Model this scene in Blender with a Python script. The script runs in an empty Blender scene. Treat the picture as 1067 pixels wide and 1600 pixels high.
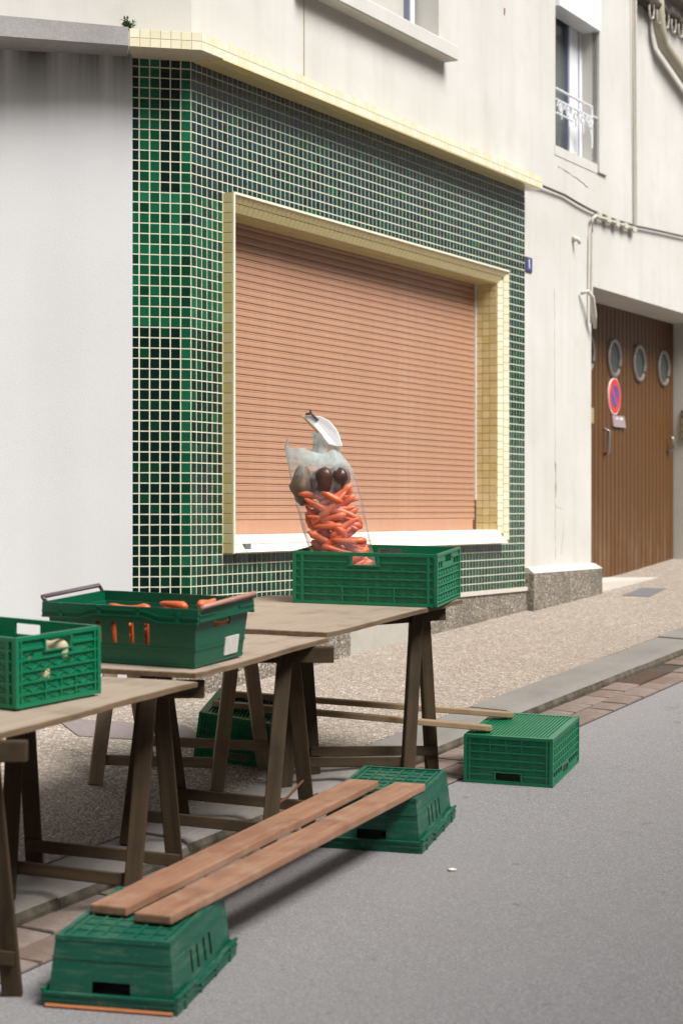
import bpy, bmesh, math, random
from mathutils import Vector, Matrix
random.seed(7)
R = math.radians
scene = bpy.context.scene
COL = scene.collection

# ------------------------------------------------------------------ camera, sky, sun, exposure
cd = bpy.data.cameras.new('camera'); cam = bpy.data.objects.new('camera', cd); COL.objects.link(cam)
cam.location = (0, 0, 1.42); cam.rotation_euler = (R(90), 0, 0)
cd.sensor_fit = 'HORIZONTAL'; cd.sensor_width = 24.0; cd.lens = 70.2
cd.clip_start = 0.1; cd.clip_end = 500
cd.dof.use_dof = True; cd.dof.focus_distance = 8.9; cd.dof.aperture_fstop = 3.4
scene.camera = cam
SUN_EL, SUN_DIR = 52.0, Vector((0.80, -0.60, 0))          # soft light falling between the two faces of the corner
w = bpy.data.worlds.new('World'); scene.world = w; w.use_nodes = True
nt = w.node_tree; nt.nodes.clear()
sky = nt.nodes.new('ShaderNodeTexSky'); sky.sky_type = 'NISHITA'; sky.sun_disc = False
sky.sun_elevation = R(SUN_EL); sky.sun_rotation = math.atan2(SUN_DIR.x, SUN_DIR.y)
sky.dust_density = 6.0; sky.air_density = 1.5; sky.ozone_density = 1.0
hs = nt.nodes.new('ShaderNodeHueSaturation'); hs.inputs['Saturation'].default_value = 0.18   # bright overcast: almost white
bg = nt.nodes.new('ShaderNodeBackground'); bg.inputs['Strength'].default_value = 0.05
wo = nt.nodes.new('ShaderNodeOutputWorld')
nt.links.new(sky.outputs[0], hs.inputs['Color']); nt.links.new(hs.outputs[0], bg.inputs['Color']); nt.links.new(bg.outputs[0], wo.inputs[0])
sd = bpy.data.lights.new('sun', 'SUN'); sd.energy = 3.0; sd.angle = R(30); sd.color = (1.0, 0.98, 0.95)
sun = bpy.data.objects.new('sun', sd); COL.objects.link(sun)
ld = Vector((SUN_DIR.x * math.cos(R(SUN_EL)), SUN_DIR.y * math.cos(R(SUN_EL)), math.sin(R(SUN_EL))))
sun.rotation_euler = ld.to_track_quat('Z', 'Y').to_euler(); sun.location = ld * 30
scene.view_settings.view_transform = 'Standard'; scene.view_settings.look = 'None'
scene.view_settings.gamma = 1.0; scene.view_settings.exposure = 0.92

# ------------------------------------------------------------------ materials
def lin(r, g, b):
    f = lambda c: (c / 255 / 12.92) if c / 255 <= .04045 else ((c / 255 + .055) / 1.055) ** 2.4
    return (f(r), f(g), f(b), 1)
MATS = {}
class NM:
    def __init__(self, name, rough=.6, spec=.5, metal=0):
        m = bpy.data.materials.new(name); m.use_nodes = True; self.m = m; self.t = m.node_tree
        self.b = self.t.nodes['Principled BSDF']; MATS[name] = m
        self.b.inputs['Roughness'].default_value = rough
        self.b.inputs['Specular IOR Level'].default_value = spec
        self.b.inputs['Metallic'].default_value = metal
        self.co = self.n('ShaderNodeTexCoord').outputs['Object']
    def n(self, t, **k):
        x = self.t.nodes.new(t)
        for a, v in k.items(): setattr(x, a, v)
        return x
    def l(self, a, b): self.t.links.new(a, b)
    def mapped(self, scale=(1, 1, 1), loc=(0, 0, 0)):
        mp = self.n('ShaderNodeMapping'); mp.inputs['Scale'].default_value = scale; mp.inputs['Location'].default_value = loc
        self.l(self.co, mp.inputs['Vector']); return mp.outputs[0]
    def noise(self, scale, detail=4, rough=.55, vec=None):
        x = self.n('ShaderNodeTexNoise'); x.inputs['Scale'].default_value = scale
        x.inputs['Detail'].default_value = detail; x.inputs['Roughness'].default_value = rough
        self.l(vec or self.co, x.inputs['Vector']); return x.outputs['Fac']
    def voro(self, scale, feature='F1', out='Color', vec=None, rnd=1.0):
        x = self.n('ShaderNodeTexVoronoi'); x.feature = feature; x.inputs['Scale'].default_value = scale
        x.inputs['Randomness'].default_value = rnd
        self.l(vec or self.co, x.inputs['Vector']); return x.outputs[out]
    def ramp(self, fac, stops):
        x = self.n('ShaderNodeValToRGB'); e = x.color_ramp.elements
        while len(e) < len(stops): e.new(.5)
        for i, (p, c) in enumerate(stops):
            e[i].position = p; e[i].color = c if len(c) == 4 else (*c, 1)
        self.l(fac, x.inputs[0]); return x.outputs[0]
    def mix(self, fac, a, b, mode='MIX'):
        x = self.n('ShaderNodeMix', data_type='RGBA', blend_type=mode)
        for s, v in ((x.inputs[0], fac), (x.inputs[6], a), (x.inputs[7], b)):
            if hasattr(v, 'links') or hasattr(v, 'node'): self.l(v, s)
            else: s.default_value = v
        return x.outputs[2]
    def math(self, op, a, b=0.0):
        x = self.n('ShaderNodeMath', operation=op)
        for s, v in zip(x.inputs, (a, b)):
            if hasattr(v, 'node'): self.l(v, s)
            else: s.default_value = v
        return x.outputs[0]
    def col(self, s):
        if hasattr(s, 'node'): self.l(s, self.b.inputs['Base Color'])
        else: self.b.inputs['Base Color'].default_value = s
    def rough(self, s): self.l(s, self.b.inputs['Roughness'])
    def bump(self, h, strength=.3, dist=.005):
        x = self.n('ShaderNodeBump'); x.inputs['Strength'].default_value = strength; x.inputs['Distance'].default_value = dist
        self.l(h, x.inputs['Height']); self.l(x.outputs[0], self.b.inputs['Normal'])
    def xyz(self):
        s = self.n('ShaderNodeSeparateXYZ'); self.l(self.co, s.inputs[0]); return s.outputs
def simple(name, c, rough=.6, var=.12, scale=30, bump=.0, spec=.5, metal=0, dist=.002):
    k = NM(name, rough, spec, metal)
    d = tuple(v * (1 - var) for v in c[:3]) + (1,); u = tuple(min(1, v * (1 + var)) for v in c[:3]) + (1,)
    n = k.noise(scale); k.col(k.mix(n, d, u))
    if bump: k.bump(k.noise(scale * 3), bump, dist)
    return k

G1 = lambda v: (v, v, v, 1)
# rendered walls
k = NM('render_white', .9, .2)
n1 = k.noise(1.3, 6); n2 = k.noise(14, 5)
c = k.mix(k.ramp(n1, [(.35, G1(0)), (.7, G1(1))]), (.53, .515, .475, 1), (.60, .585, .55, 1))
st = k.noise(1.0, 5, .6, k.mapped((5, 5, .35)))
c = k.mix(k.ramp(st, [(.5, G1(0)), (.75, G1(.30))]), c, (.40, .38, .33, 1))
c = k.mix(k.ramp(k.noise(3.2, 6, .65, k.mapped((1, 1, 1), (3, 1, 5))), [(.56, G1(0)), (.75, G1(.35))]), c, (.44, .42, .37, 1)); k.col(c)
k.bump(k.noise(160, 3), .25, .003)
k = NM('render_annex', .92, .2)           # the low wall: rain streaks, with the coping's shadow painted in below it
x, y, z = k.xyz()
c = k.mix(k.noise(2.2, 6), (.56, .56, .565, 1), (.62, .62, .62, 1))
str_ = k.noise(1.0, 4, .55, k.mapped((9, 9, .3)))
hgt = k.math('MULTIPLY', k.math('SUBTRACT', z, 2.98), 1.62)
hgt = k.math('POWER', k.math('MAXIMUM', hgt, 0.0), 3.4)
f1 = k.math('MULTIPLY', k.ramp(str_, [(.36, G1(.10)), (.58, G1(1))]), hgt)
c = k.mix(k.math('MINIMUM', f1, .93), c, (.10, .10, .085, 1))
f2 = k.ramp(k.noise(1.0, 3, .5, k.mapped((3.5, 3.5, .12))), [(.45, G1(0)), (.75, G1(.22))])
c = k.mix(f2, c, (.42, .42, .43, 1)); k.col(c); k.bump(k.noise(190, 2), .3, .003)
k = NM('coping_concrete', .95, .2)
c = k.mix(k.noise(60, 5), (.25, .24, .24, 1), (.40, .385, .375, 1)); c = k.mix(k.ramp(k.noise(3, 4), [(.4, G1(0)), (.7, G1(.5))]), c, (.2, .19, .18, 1)); k.col(c)
k.bump(k.noise(120, 4), .4, .004)
# glazed mosaic
GREENS = [(.006, .095, .040), (.004, .068, .028), (.010, .120, .058), (.003, .030, .014), (.0022, .014, .009), (.004, .022, .022), (.006, .040, .034), (.003, .040, .015)]
for i, cc in enumerate(GREENS):
    k = NM('green_tile_%d' % i, .09, .5)
    oi = k.n('ShaderNodeObjectInfo').outputs['Random']
    c = k.mix(k.noise(22, 3), tuple(v * .72 for v in cc) + (1,), tuple(v * 1.3 for v in cc) + (1,))
    k.col(k.mix(k.math('MULTIPLY', oi, .5), c, tuple(v * .6 for v in cc) + (1,)))
    k.rough(k.ramp(k.noise(9, 4), [(.3, G1(.06)), (.75, G1(.22))]))
    k.bump(k.noise(30, 2), .10, .002)
simple('grout', (.58, .585, .46, 1), .9, .2, 14, .2)
for i, cc in enumerate([(.66, .55, .27), (.70, .60, .33), (.62, .52, .23)]):
    k = simple('yellow_tile_%d' % i, cc + (1,), .22, .06, 12); k.bump(k.noise(25, 2), .08, .002)
for i, cc in enumerate([(.74, .69, .50), (.76, .72, .55), (.73, .67, .47)]):
    k = simple('cream_tile_%d' % i, cc + (1,), .25, .05, 12); k.bump(k.noise(25, 2), .08, .002)
for i, cc in enumerate([(.78, .74, .66), (.80, .77, .70)]):
    k = simple('sill_tile_%d' % i, cc + (1,), .3, .05, 12)
simple('yellow_grout', (.36, .30, .16, 1), .9, .2, 40)
simple('brown_grout', (.46, .40, .29, 1), .9, .2, 40)
# roller shutter
k = NM('shutter_slat', .42, .4)
c = k.mix(k.noise(3, 5), (.42, .225, .140, 1), (.475, .262, .17, 1))
c = k.mix(k.ramp(k.noise(1, 5, .6, k.mapped((30, 30, 2))), [(.5, G1(0)), (.8, G1(.35))]), c, (.56, .36, .26, 1)); k.col(c)
simple('shutter_dark', (.17, .075, .04, 1), .6, .15, 20)
simple('rust', (.12, .042, .02, 1), .85, .35, 60, .3)
# pebble render of the plinth
k = NM('pebble_plinth', .9, .3)
v = k.voro(95); vd = k.voro(95, out='Distance')
sep = k.n('ShaderNodeSeparateColor'); k.l(v, sep.inputs[0])
c = k.ramp(sep.outputs[0], [(0, (.13, .108, .085)), (.4, (.20, .168, .135)), (.75, (.285, .25, .205)), (.94, (.40, .36, .31)), (1, (.58, .55, .49))])
c = k.mix(k.ramp(k.noise(2.5, 5), [(.42, G1(0)), (.7, G1(.55))]), c, (.10, .088, .07, 1)); k.col(c)
k.bump(k.math('SUBTRACT', 1.0, vd), .7, .008)
simple('plinth_cement', (.40, .375, .33, 1), .95, .18, 9, .3)
simple('plinth_cap', (.55, .51, .45, 1), .9, .12, 12, .2)
# ground
k = NM('asphalt', .93, .3)
sp = k.voro(250); sep = k.n('ShaderNodeSeparateColor'); k.l(sp, sep.inputs[0])
c = k.ramp(sep.outputs[0], [(0, (.185, .18, .181)), (.5, (.262, .252, .254)), (.85, (.32, .31, .311)), (1, (.43, .42, .42))])
c = k.mix(k.ramp(k.noise(1.1, 7, .6), [(.35, G1(0)), (.7, G1(.5))]), c, (.28, .268, .268, 1))
c = k.mix(k.ramp(k.noise(7.5, 3, .5), [(.69, G1(0)), (.735, G1(.55))]), c, (.14, .13, .128, 1))
c = k.mix(k.ramp(k.noise(4.2, 6, .65), [(.60, G1(0)), (.74, G1(.45))]), c, (.17, .16, .155, 1))
c = k.mix(k.ramp(k.noise(2.3, 5, .5, k.mapped((1, 1, 1), (7, 3, 0))), [(.62, G1(0)), (.8, G1(.35))]), c, (.27, .225, .195, 1))
k.col(c); k.bump(k.mix(.5, k.voro(250, out='Distance'), k.noise(320, 2)), .5, .004)
k = NM('aggregate', .92, .3)
v = k.voro(78); vd = k.voro(78, out='Distance'); v2 = k.voro(150)
sep = k.n('ShaderNodeSeparateColor'); k.l(v, sep.inputs[0]); sep2 = k.n('ShaderNodeSeparateColor'); k.l(v2, sep2.inputs[0])
c = k.ramp(sep.outputs[0], [(0, (.17, .14, .11)), (.25, (.33, .27, .215)), (.6, (.45, .38, .31)), (.85, (.58, .515, .435)), (1, (.74, .70, .63))])
cb = k.ramp(sep2.outputs[0], [(0, (.16, .13, .105)), (.6, (.39, .33, .27)), (1, (.58, .52, .445))])
c = k.mix(.35, c, cb)
c = k.mix(k.ramp(vd, [(.35, G1(0)), (.62, G1(.6))]), c, (.21, .17, .135, 1))
c = k.mix(k.ramp(k.noise(.9, 6, .6), [(.45, G1(0)), (.72, G1(.4))]), c, (.30, .25, .205, 1)); k.col(c)
k.bump(k.math('SUBTRACT', 1.0, vd), .8, .010)
k = NM('kerb_stone', .9, .3)
c = k.mix(k.noise(70, 5), (.20, .185, .168, 1), (.29, .27, .245, 1)); c = k.mix(k.ramp(k.noise(2.2, 6), [(.4, G1(0)), (.7, G1(.6))]), c, (.17, .155, .135, 1))
x, y, z = k.xyz(); k.col(c); k.bump(k.noise(140, 4), .4, .004)
k = NM('kerb_grime_shade', .95, .2)  # dark kerb face: grime, with shade painted into the same colour
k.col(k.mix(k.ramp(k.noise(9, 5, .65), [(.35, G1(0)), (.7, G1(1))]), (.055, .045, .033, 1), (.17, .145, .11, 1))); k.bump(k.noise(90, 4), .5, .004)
k = NM('sett_stone', .85, .35)
oi = k.n('ShaderNodeObjectInfo').outputs['Random']
c = k.ramp(oi, [(0, (.20, .125, .095)), (.3, (.245, .165, .13)), (.55, (.235, .185, .155)), (.8, (.29, .21, .175)), (1, (.27, .235, .205))])
c = k.mix(k.noise(40, 6), c, (.16, .125, .105, 1)); c = k.mix(k.ramp(k.noise(7, 4), [(.5, G1(0)), (.7, G1(.4))]), c, (.34, .28, .24, 1)); k.col(c); k.bump(k.noise(60, 5), .6, .006)
simple('joint_dirt', (.075, .06, .048, 1), 1, .4, 40, .5)
simple('cover_plate', (.20, .165, .155, 1), .75, .2, 30, .2)
simple('cover_grey', (.155, .15, .15, 1), .7, .2, 30, .2)
simple('iron_grate', (.13, .085, .065, 1), .8, .3, 60, .3)
# timber: grain runs along local x
def wood(name, dark, light, rough=.75, worn=None):
    k = NM(name, rough, .3)
    oi = k.n('ShaderNodeObjectInfo').outputs['Random']
    off = k.n('ShaderNodeCombineXYZ'); k.l(k.math('MULTIPLY', oi, 37.0), off.inputs[0]); k.l(k.math('MULTIPLY', oi, 11.0), off.inputs[1])
    mp = k.n('ShaderNodeMapping'); k.l(k.co, mp.inputs['Vector']); k.l(off.outputs[0], mp.inputs['Location']); mp.inputs['Scale'].default_value = (1.5, 24, 24)
    g = k.noise(1.6, 6, .62, mp.outputs[0])
    c = k.mix(k.ramp(g, [(.3, G1(0)), (.7, G1(1))]), dark, light)
    mp2 = k.n('ShaderNodeMapping'); k.l(k.co, mp2.inputs['Vector']); k.l(off.outputs[0], mp2.inputs['Location'])
    c = k.mix(k.ramp(k.noise(5, 5, .6, mp2.outputs[0]), [(.5, G1(0)), (.72, G1(.6))]), c, tuple(v * .45 for v in dark[:3]) + (1,))
    if worn: c = k.mix(k.ramp(k.noise(11, 5, .6, mp2.outputs[0]), [(.52, G1(0)), (.7, G1(.8))]), c, worn)
    c = k.mix(k.math('MULTIPLY', oi, .3), c, tuple(v * .62 for v in dark[:3]) + (1,)); k.col(c)
    k.bump(g, .25, .003)
    return k
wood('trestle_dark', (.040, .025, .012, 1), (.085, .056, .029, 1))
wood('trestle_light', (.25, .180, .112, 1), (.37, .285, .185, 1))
wood('plank_red', (.32, .155, .088, 1), (.49, .285, .185, 1), .5, (.46, .32, .22, 1))
wood('batten', (.31, .21, .120, 1), (.43, .31, .19, 1))
wood('table_board', (.345, .272, .205, 1), (.42, .338, .265, 1), .6)
wood('board_edge', (.13, .085, .05, 1), (.25, .17, .10, 1))
k = NM('door_wood', .5, .4)
oi = k.n('ShaderNodeObjectInfo').outputs['Random']
c = k.mix(k.noise(2, 6, .6, k.mapped((60, 60, 1.6))), (.070, .027, .006, 1), (.150, .064, .016, 1))
c = k.mix(k.math('MULTIPLY', oi, .45), c, (.095, .042, .012, 1))
x, y, z = k.xyz()
wear = k.math('MULTIPLY', k.ramp(k.noise(1.5, 6, .65, k.mapped((10, 10, 2))), [(.45, G1(0)), (.65, G1(1))]), k.ramp(k.math('MULTIPLY', z, .3), [(.32, G1(.75)), (.48, G1(0))]))
c = k.mix(wear, c, (.17, .095, .05, 1)); k.col(c)
# plastics
def plastic(name, a, b, dirt=.25, rough=.42):
    k = NM(name, rough, .45)
    c = k.mix(k.noise(5, 4), a, b)
    c = k.mix(k.ramp(k.noise(3, 7, .7, k.mapped((2.5, 2.5, 14))), [(.5, G1(0)), (.8, G1(dirt))]), c, (.22, .29, .19, 1))
    c = k.mix(k.ramp(k.noise(45, 4, .7), [(.6, G1(0)), (.8, G1(dirt * .7))]), c, (.32, .33, .25, 1))
    k.col(c); k.bump(k.noise(70, 3), .12, .002)
    return k
plastic('crate_green', (.003, .155, .066, 1), (.006, .195, .088, 1), .13, .34)
plastic('crate_green_dark', (.001, .082, .038, 1), (.003, .108, .052, 1), .07, .36)
k = plastic('crate_green_scuffed', (.003, .088, .054, 1), (.005, .118, .070, 1), .5, .48)
simple('bale_arm_dark', (.09, .07, .085, 1), .4, .2, 30)
simple('bale_arm_pink', (.42, .22, .165, 1), .45, .2, 30)
simple('bale_arm_orange', (.55, .20, .075, 1), .5, .2, 30)
simple('paper_label', (.62, .58, .54, 1), .7, .3, 55)
# food
k = NM('carrot_skin', .4, .5)
oi = k.n('ShaderNodeObjectInfo').outputs['Random']
c = k.ramp(oi, [(0, (.62, .085, .016)), (.5, (.70, .12, .028)), (1, (.72, .16, .06))])
c = k.mix(k.ramp(k.noise(2, 4, .6, k.mapped((70, 6, 6))), [(.55, G1(0)), (.75, G1(.4))]), c, (.50, .09, .025, 1)); k.col(c)
simple('beet_skin', (.055, .022, .014, 1), .35, .5, 25, .3)
simple('brown_veg', (.14, .085, .045, 1), .5, .4, 25, .3)
simple('pale_veg', (.55, .46, .30, 1), .6, .25, 25, .3)
def film(name, tint, lo, hi, scale, zr_=None):
    k = NM(name, .2, .5); t = k.t
    tr = k.n('ShaderNodeBsdfTransparent'); gl = k.n('ShaderNodeBsdfGlossy'); gl.inputs['Roughness'].default_value = .12
    df = k.n('ShaderNodeBsdfTranslucent'); df.inputs['Color'].default_value = tint; d2 = k.n('ShaderNodeBsdfDiffuse'); d2.inputs['Color'].default_value = tint
    a1 = k.n('ShaderNodeMixShader'); a1.inputs[0].default_value = .6; k.l(df.outputs[0], a1.inputs[1]); k.l(d2.outputs[0], a1.inputs[2])
    f = k.ramp(k.noise(scale, 5, .6, k.mapped((1, 1, .45))), [(.42, G1(lo)), (.72, G1(hi))])
    if zr_:
        zz = k.xyz()[2]; wob = k.math('ADD', zz, k.math('MULTIPLY', k.math('SUBTRACT', k.noise(16, 4), .5), .16))
        g = k.ramp(wob, [(zr_[0], G1(0)), (zr_[1], G1(.72))]); f = k.math('MAXIMUM', f, k.math('MULTIPLY', g, k.ramp(k.noise(26, 4), [(.3, G1(.45)), (.65, G1(1))])))
        tc = k.mix(g, tint, (.60, .70, .67, 1)); k.l(tc, df.inputs['Color']); k.l(tc, d2.inputs['Color'])
    m1 = k.n('ShaderNodeMixShader'); k.l(f, m1.inputs[0]); k.l(tr.outputs[0], m1.inputs[1]); k.l(a1.outputs[0], m1.inputs[2])
    fr = k.n('ShaderNodeFresnel'); fr.inputs['IOR'].default_value = 1.16
    bp = k.n('ShaderNodeBump'); bp.inputs['Strength'].default_value = .9; bp.inputs['Distance'].default_value = .012; k.l(k.noise(scale * 1.3, 4), bp.inputs['Height'])
    k.l(bp.outputs[0], gl.inputs['Normal']); k.l(bp.outputs[0], fr.inputs['Normal'])
    m2 = k.n('ShaderNodeMixShader'); k.l(k.math('MULTIPLY', fr.outputs[0], .45), m2.inputs[0]); k.l(m1.outputs[0], m2.inputs[1]); k.l(gl.outputs[0], m2.inputs[2])
    k.l(m2.outputs[0], t.nodes['Material Output'].inputs['Surface'])
film('bag_film', (.86, .84, .84, 1), .03, .24, 9, (.50, .60))
film('bag_film_milky', (.66, .76, .73, 1), .35, .85, 14)
simple('white_plastic', (.86, .86, .87, 1), .4, .03, 12)
simple('yellow_edge', (.75, .50, .10, 1), .5, .1, 12)
simple('black_tie', (.02, .02, .025, 1), .5, .1, 12)
# fittings
simple('white_paint', (.76, .77, .79, 1), .35, .05, 10)
simple('frame_blue_grey', (.20, .21, .30, 1), .4, .1, 10)
k = NM('glass', .05, .6); k.col((.10, .115, .11, 1))
k = NM('glass_blind', .12, .5); k.col(k.mix(k.noise(3), (.46, .45, .40, 1), (.54, .53, .48, 1)))
k = NM('porthole_glass', .25, .5); k.col(k.mix(k.noise(30), (.035, .05, .042, 1), (.075, .095, .08, 1)))
simple('porthole_rim', (.26, .235, .21, 1), .4, .15, 30, metal=.3)
simple('metal_handle', (.35, .34, .33, 1), .35, .1, 30, metal=.7)
simple('sign_red', (.70, .035, .03, 1), .35, .08, 10)
simple('sign_blue', (.045, .085, .30, 1), .35, .08, 10)
simple('sign_white', (.8, .79, .76, 1), .4, .05, 10)
simple('plate_mauve', (.30, .235, .235, 1), .5, .15, 40)
simple('number_blue', (.04, .065, .20, 1), .3, .1, 20)
simple('cable_cream', (.52, .49, .42, 1), .7, .15, 20)
simple('cable_dark', (.10, .075, .06, 1), .7, .3, 20)
simple('gutter_dark', (.055, .045, .035, 1), .9, .5, 20, .5)
simple('pipe_paint', (.40, .36, .28, 1), .55, .2, 10)
simple('brass_old', (.40, .33, .17, 1), .5, .2, 30, metal=.3)
k = simple('leaf_green', (.065, .115, .028, 1), .6, .4, 30)
simple('litter_white', (.8, .8, .72, 1), .7, .1, 30)

# ------------------------------------------------------------------ mesh helpers
class MB:
    def __init__(self): self.v = []; self.f = []; self.m = []
    def hexa(self, p, mi=0):                       # p: 4 bottom (ccw), 4 top
        b = len(self.v); self.v += [tuple(q) for q in p]
        for q in ((0, 3, 2, 1), (4, 5, 6, 7), (0, 1, 5, 4), (1, 2, 6, 5), (2, 3, 7, 6), (3, 0, 4, 7)):
            self.f.append(tuple(b + i for i in q)); self.m.append(mi)
        return self
    def box(self, x0, x1, y0, y1, z0, z1, mi=0):
        return self.hexa([(x0, y0, z0), (x1, y0, z0), (x1, y1, z0), (x0, y1, z0), (x0, y0, z1), (x1, y0, z1), (x1, y1, z1), (x0, y1, z1)], mi)
    def prism(self, lo, hi, mi=0):
        n = len(lo); b = len(self.v); self.v += [tuple(q) for q in lo] + [tuple(q) for q in hi]
        self.f.append(tuple(b + i for i in reversed(range(n)))); self.m.append(mi)
        self.f.append(tuple(b + n + i for i in range(n))); self.m.append(mi)
        for i in range(n):
            j = (i + 1) % n; self.f.append((b + i, b + j, b + n + j, b + n + i)); self.m.append(mi)
        return self
    def tube(self, pts, r, n=8, mi=0, closed=False):
        pts = [Vector(p) for p in pts]; rs = r if isinstance(r, (list, tuple)) else [r] * len(pts)
        b = len(self.v); N = len(pts)
        for i, p in enumerate(pts):
            if closed: t = pts[(i + 1) % N] - pts[i - 1]
            else: t = pts[min(i + 1, N - 1)] - pts[max(i - 1, 0)]
            t.normalize(); a = Vector((0, 0, 1)) if abs(t.z) < .9 else Vector((1, 0, 0))
            u = t.cross(a).normalized(); w_ = t.cross(u)
            for q in range(n):
                an = 2 * math.pi * q / n; self.v.append(tuple(p + (u * math.cos(an) + w_ * math.sin(an)) * rs[i]))
        for i in range(N if closed else N - 1):
            i2 = (i + 1) % N
            for q in range(n):
                q2 = (q + 1) % n; self.f.append((b + i * n + q, b + i * n + q2, b + i2 * n + q2, b + i2 * n + q)); self.m.append(mi)
        if not closed:
            self.f.append(tuple(b + q for q in reversed(range(n)))); self.m.append(mi)
            self.f.append(tuple(b + (N - 1) * n + q for q in range(n))); self.m.append(mi)
        return self
    def mesh(self, name, mats, smooth=False):
        me = bpy.data.meshes.new(name); me.from_pydata(self.v, [], self.f)
        for m in (mats if isinstance(mats, (list, tuple)) else [mats]): me.materials.append(MATS[m])
        if len(me.materials) > 1: me.polygons.foreach_set('material_index', self.m)
        bm = bmesh.new(); bm.from_mesh(me); bmesh.ops.recalc_face_normals(bm, faces=bm.faces); bm.to_mesh(me); bm.free()
        if smooth: me.polygons.foreach_set('use_smooth', [True] * len(me.polygons))
        me.update(); return me
    def build(self, name, mats, parent=None, M=None, smooth=False):
        return link(name, self.mesh(name, mats, smooth), parent, M)
def link(name, data, parent=None, M=None):
    o = bpy.data.objects.new(name, data); COL.objects.link(o)
    if parent is not None: o.parent = parent
    if M is not None: o.matrix_local = M
    return o
def empty(name, M=None, parent=None):
    o = link(name, None, parent, M); o.empty_display_size = .1; return o
def tag(o, label, cat, group=None):
    o['label'] = label; o['category'] = cat
    if group: o['group'] = group
    return o
def struct(o): o['kind'] = 'structure'; return o
def bevel_mesh(me, w, seg=1):
    bm = bmesh.new(); bm.from_mesh(me); bmesh.ops.bevel(bm, geom=list(bm.edges), offset=w, segments=seg, affect='EDGES', profile=.6); bm.to_mesh(me); bm.free(); return me
def axes(ex, ey, loc):
    ex = Vector(ex).normalized(); ez = ex.cross(Vector(ey)).normalized(); ey = ez.cross(ex)
    M = Matrix(((ex.x, ey.x, ez.x, loc[0]), (ex.y, ey.y, ez.y, loc[1]), (ex.z, ey.z, ez.z, loc[2]), (0, 0, 0, 1))); return M
def bar(name, p, q, wid, thk, mat, parent, up=(0, 0, 1), bev=.003, ext=0):
    """squared timber from p to q, local x along its length, thickness along `up`"""
    p = Vector(p); q = Vector(q); L = (q - p).length; d = (q - p) / L
    y = Vector(up).cross(d); M = axes(d, y, p)
    mb = MB().box(-ext, L + ext, -wid / 2, wid / 2, -thk / 2, thk / 2); me = mb.mesh(name, mat)
    if bev: bevel_mesh(me, bev)
    return link(name, me, parent, M)

# ------------------------------------------------------------------ ground model: the street climbs away from the camera
def road(Y): return .08 * Y - .448
EO, ES = Vector((.879, -.477)), Vector((.477, .879))        # across (towards the road) and along the street
KI, KO, GO = -4.26, -4.0, -3.70                              # kerb back, kerb face, gutter edge
def xy(o, s): return EO.x * o + ES.x * s, EO.y * o + ES.y * s
def os_(X, Y): return EO.x * X + EO.y * Y, ES.x * X + ES.y * Y
def zpave(o, s):
    zk = .08 * (2.032 + .879 * s) - .378
    return zk + min(.2, max(.02, .18 - .0215 * (s - 8.1))) * (KI - o)
def ground(X, Y):
    o, s = os_(X, Y)
    if o > KO: return road(Y)
    if o > KI: return road(Y) + .07
    return zpave(o, s)

# road sheet
mb = MB(); mb.v = []
ys = [-60, -20, 0, 3, 6, 9, 12, 16, 24, 40, 60]; xs = [-60, -20, -4, -2, 0, 2, 4, 8, 20, 60]
for yy in ys:
    for xx in xs: mb.v.append((xx, yy, road(yy)))
for j in range(len(ys) - 1):
    for i in range(len(xs) - 1):
        a = j * len(xs) + i; mb.f.append((a, a + 1, a + len(xs) + 1, a + len(xs))); mb.m.append(0)
struct(mb.build('road', 'asphalt'))
# pavement
mb = MB(); SS = [-6 + .5 * i for i in range(52)]; DD = [0, .25, .5, .75, 1.0, 1.3, 1.7, 2.5, 4.0]
for s in SS:
    for d in DD:
        X, Y = xy(KI - d, s); mb.v.append((X, Y, zpave(KI - min(d, 1.7), s)))
nd = len(DD)
for j in range(len(SS) - 1):
    for i in range(nd - 1):
        a = j * nd + i; mb.f.append((a, a + 1, a + nd + 1, a + nd)); mb.m.append(0)
b = len(mb.v)                                                # front skirt below the kerb line
for s in SS:
    X, Y = xy(KI, s); mb.v.append((X, Y, road(Y) - .15))
for j in range(len(SS) - 1): mb.f.append((b + j, b + j + 1, (j + 1) * nd, j * nd)); mb.m.append(0)
struct(mb.build('pavement', 'aggregate'))
# kerb: separate stones
kerb = struct(MB().prism([(*xy(KI + .02, -4), road(xy(KI + .02, -4)[1]) - .2), (*xy(KO - .03, -4), road(xy(KO - .03, -4)[1]) - .2), (*xy(KO - .03, 18), road(xy(KO - .03, 18)[1]) - .2), (*xy(KI + .02, 18), road(xy(KI + .02, 18)[1]) - .2)],
      [(*xy(KI + .02, -4), road(xy(KI + .02, -4)[1]) + .045), (*xy(KO - .03, -4), road(xy(KO - .03, -4)[1]) + .03), (*xy(KO - .03, 18), road(xy(KO - .03, 18)[1]) + .03), (*xy(KI + .02, 18), road(xy(KI + .02, 18)[1]) + .045)]).build('kerb', 'joint_dirt'))
s = 2.6; random.seed(3)
while s < 17:
    L = random.choice((.98, 1.0, .62, 1.02, .8)); h = random.uniform(-.006, .006)
    prof = [(KI + .004, -.12), (KO, -.12), (KO + .004, .028 + h), (KO - .006, .050 + h), (KO - .03, .064 + h), (KO - .06, .070 + h), (KI + .004, .072 + h)]
    mb = MB(); e = .0022
    lo = [(*xy(o, s + e), road(xy(o, s + e)[1]) + z) for o, z in prof]; hi = [(*xy(o, s + L - e), road(xy(o, s + L - e)[1]) + z) for o, z in prof]
    mb.prism(lo, hi); mb.m[3] = 1; mb.m[4] = 1; mb.build('kerb_stone', ['kerb_stone', 'kerb_grime_shade'], kerb); s += L
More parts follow.
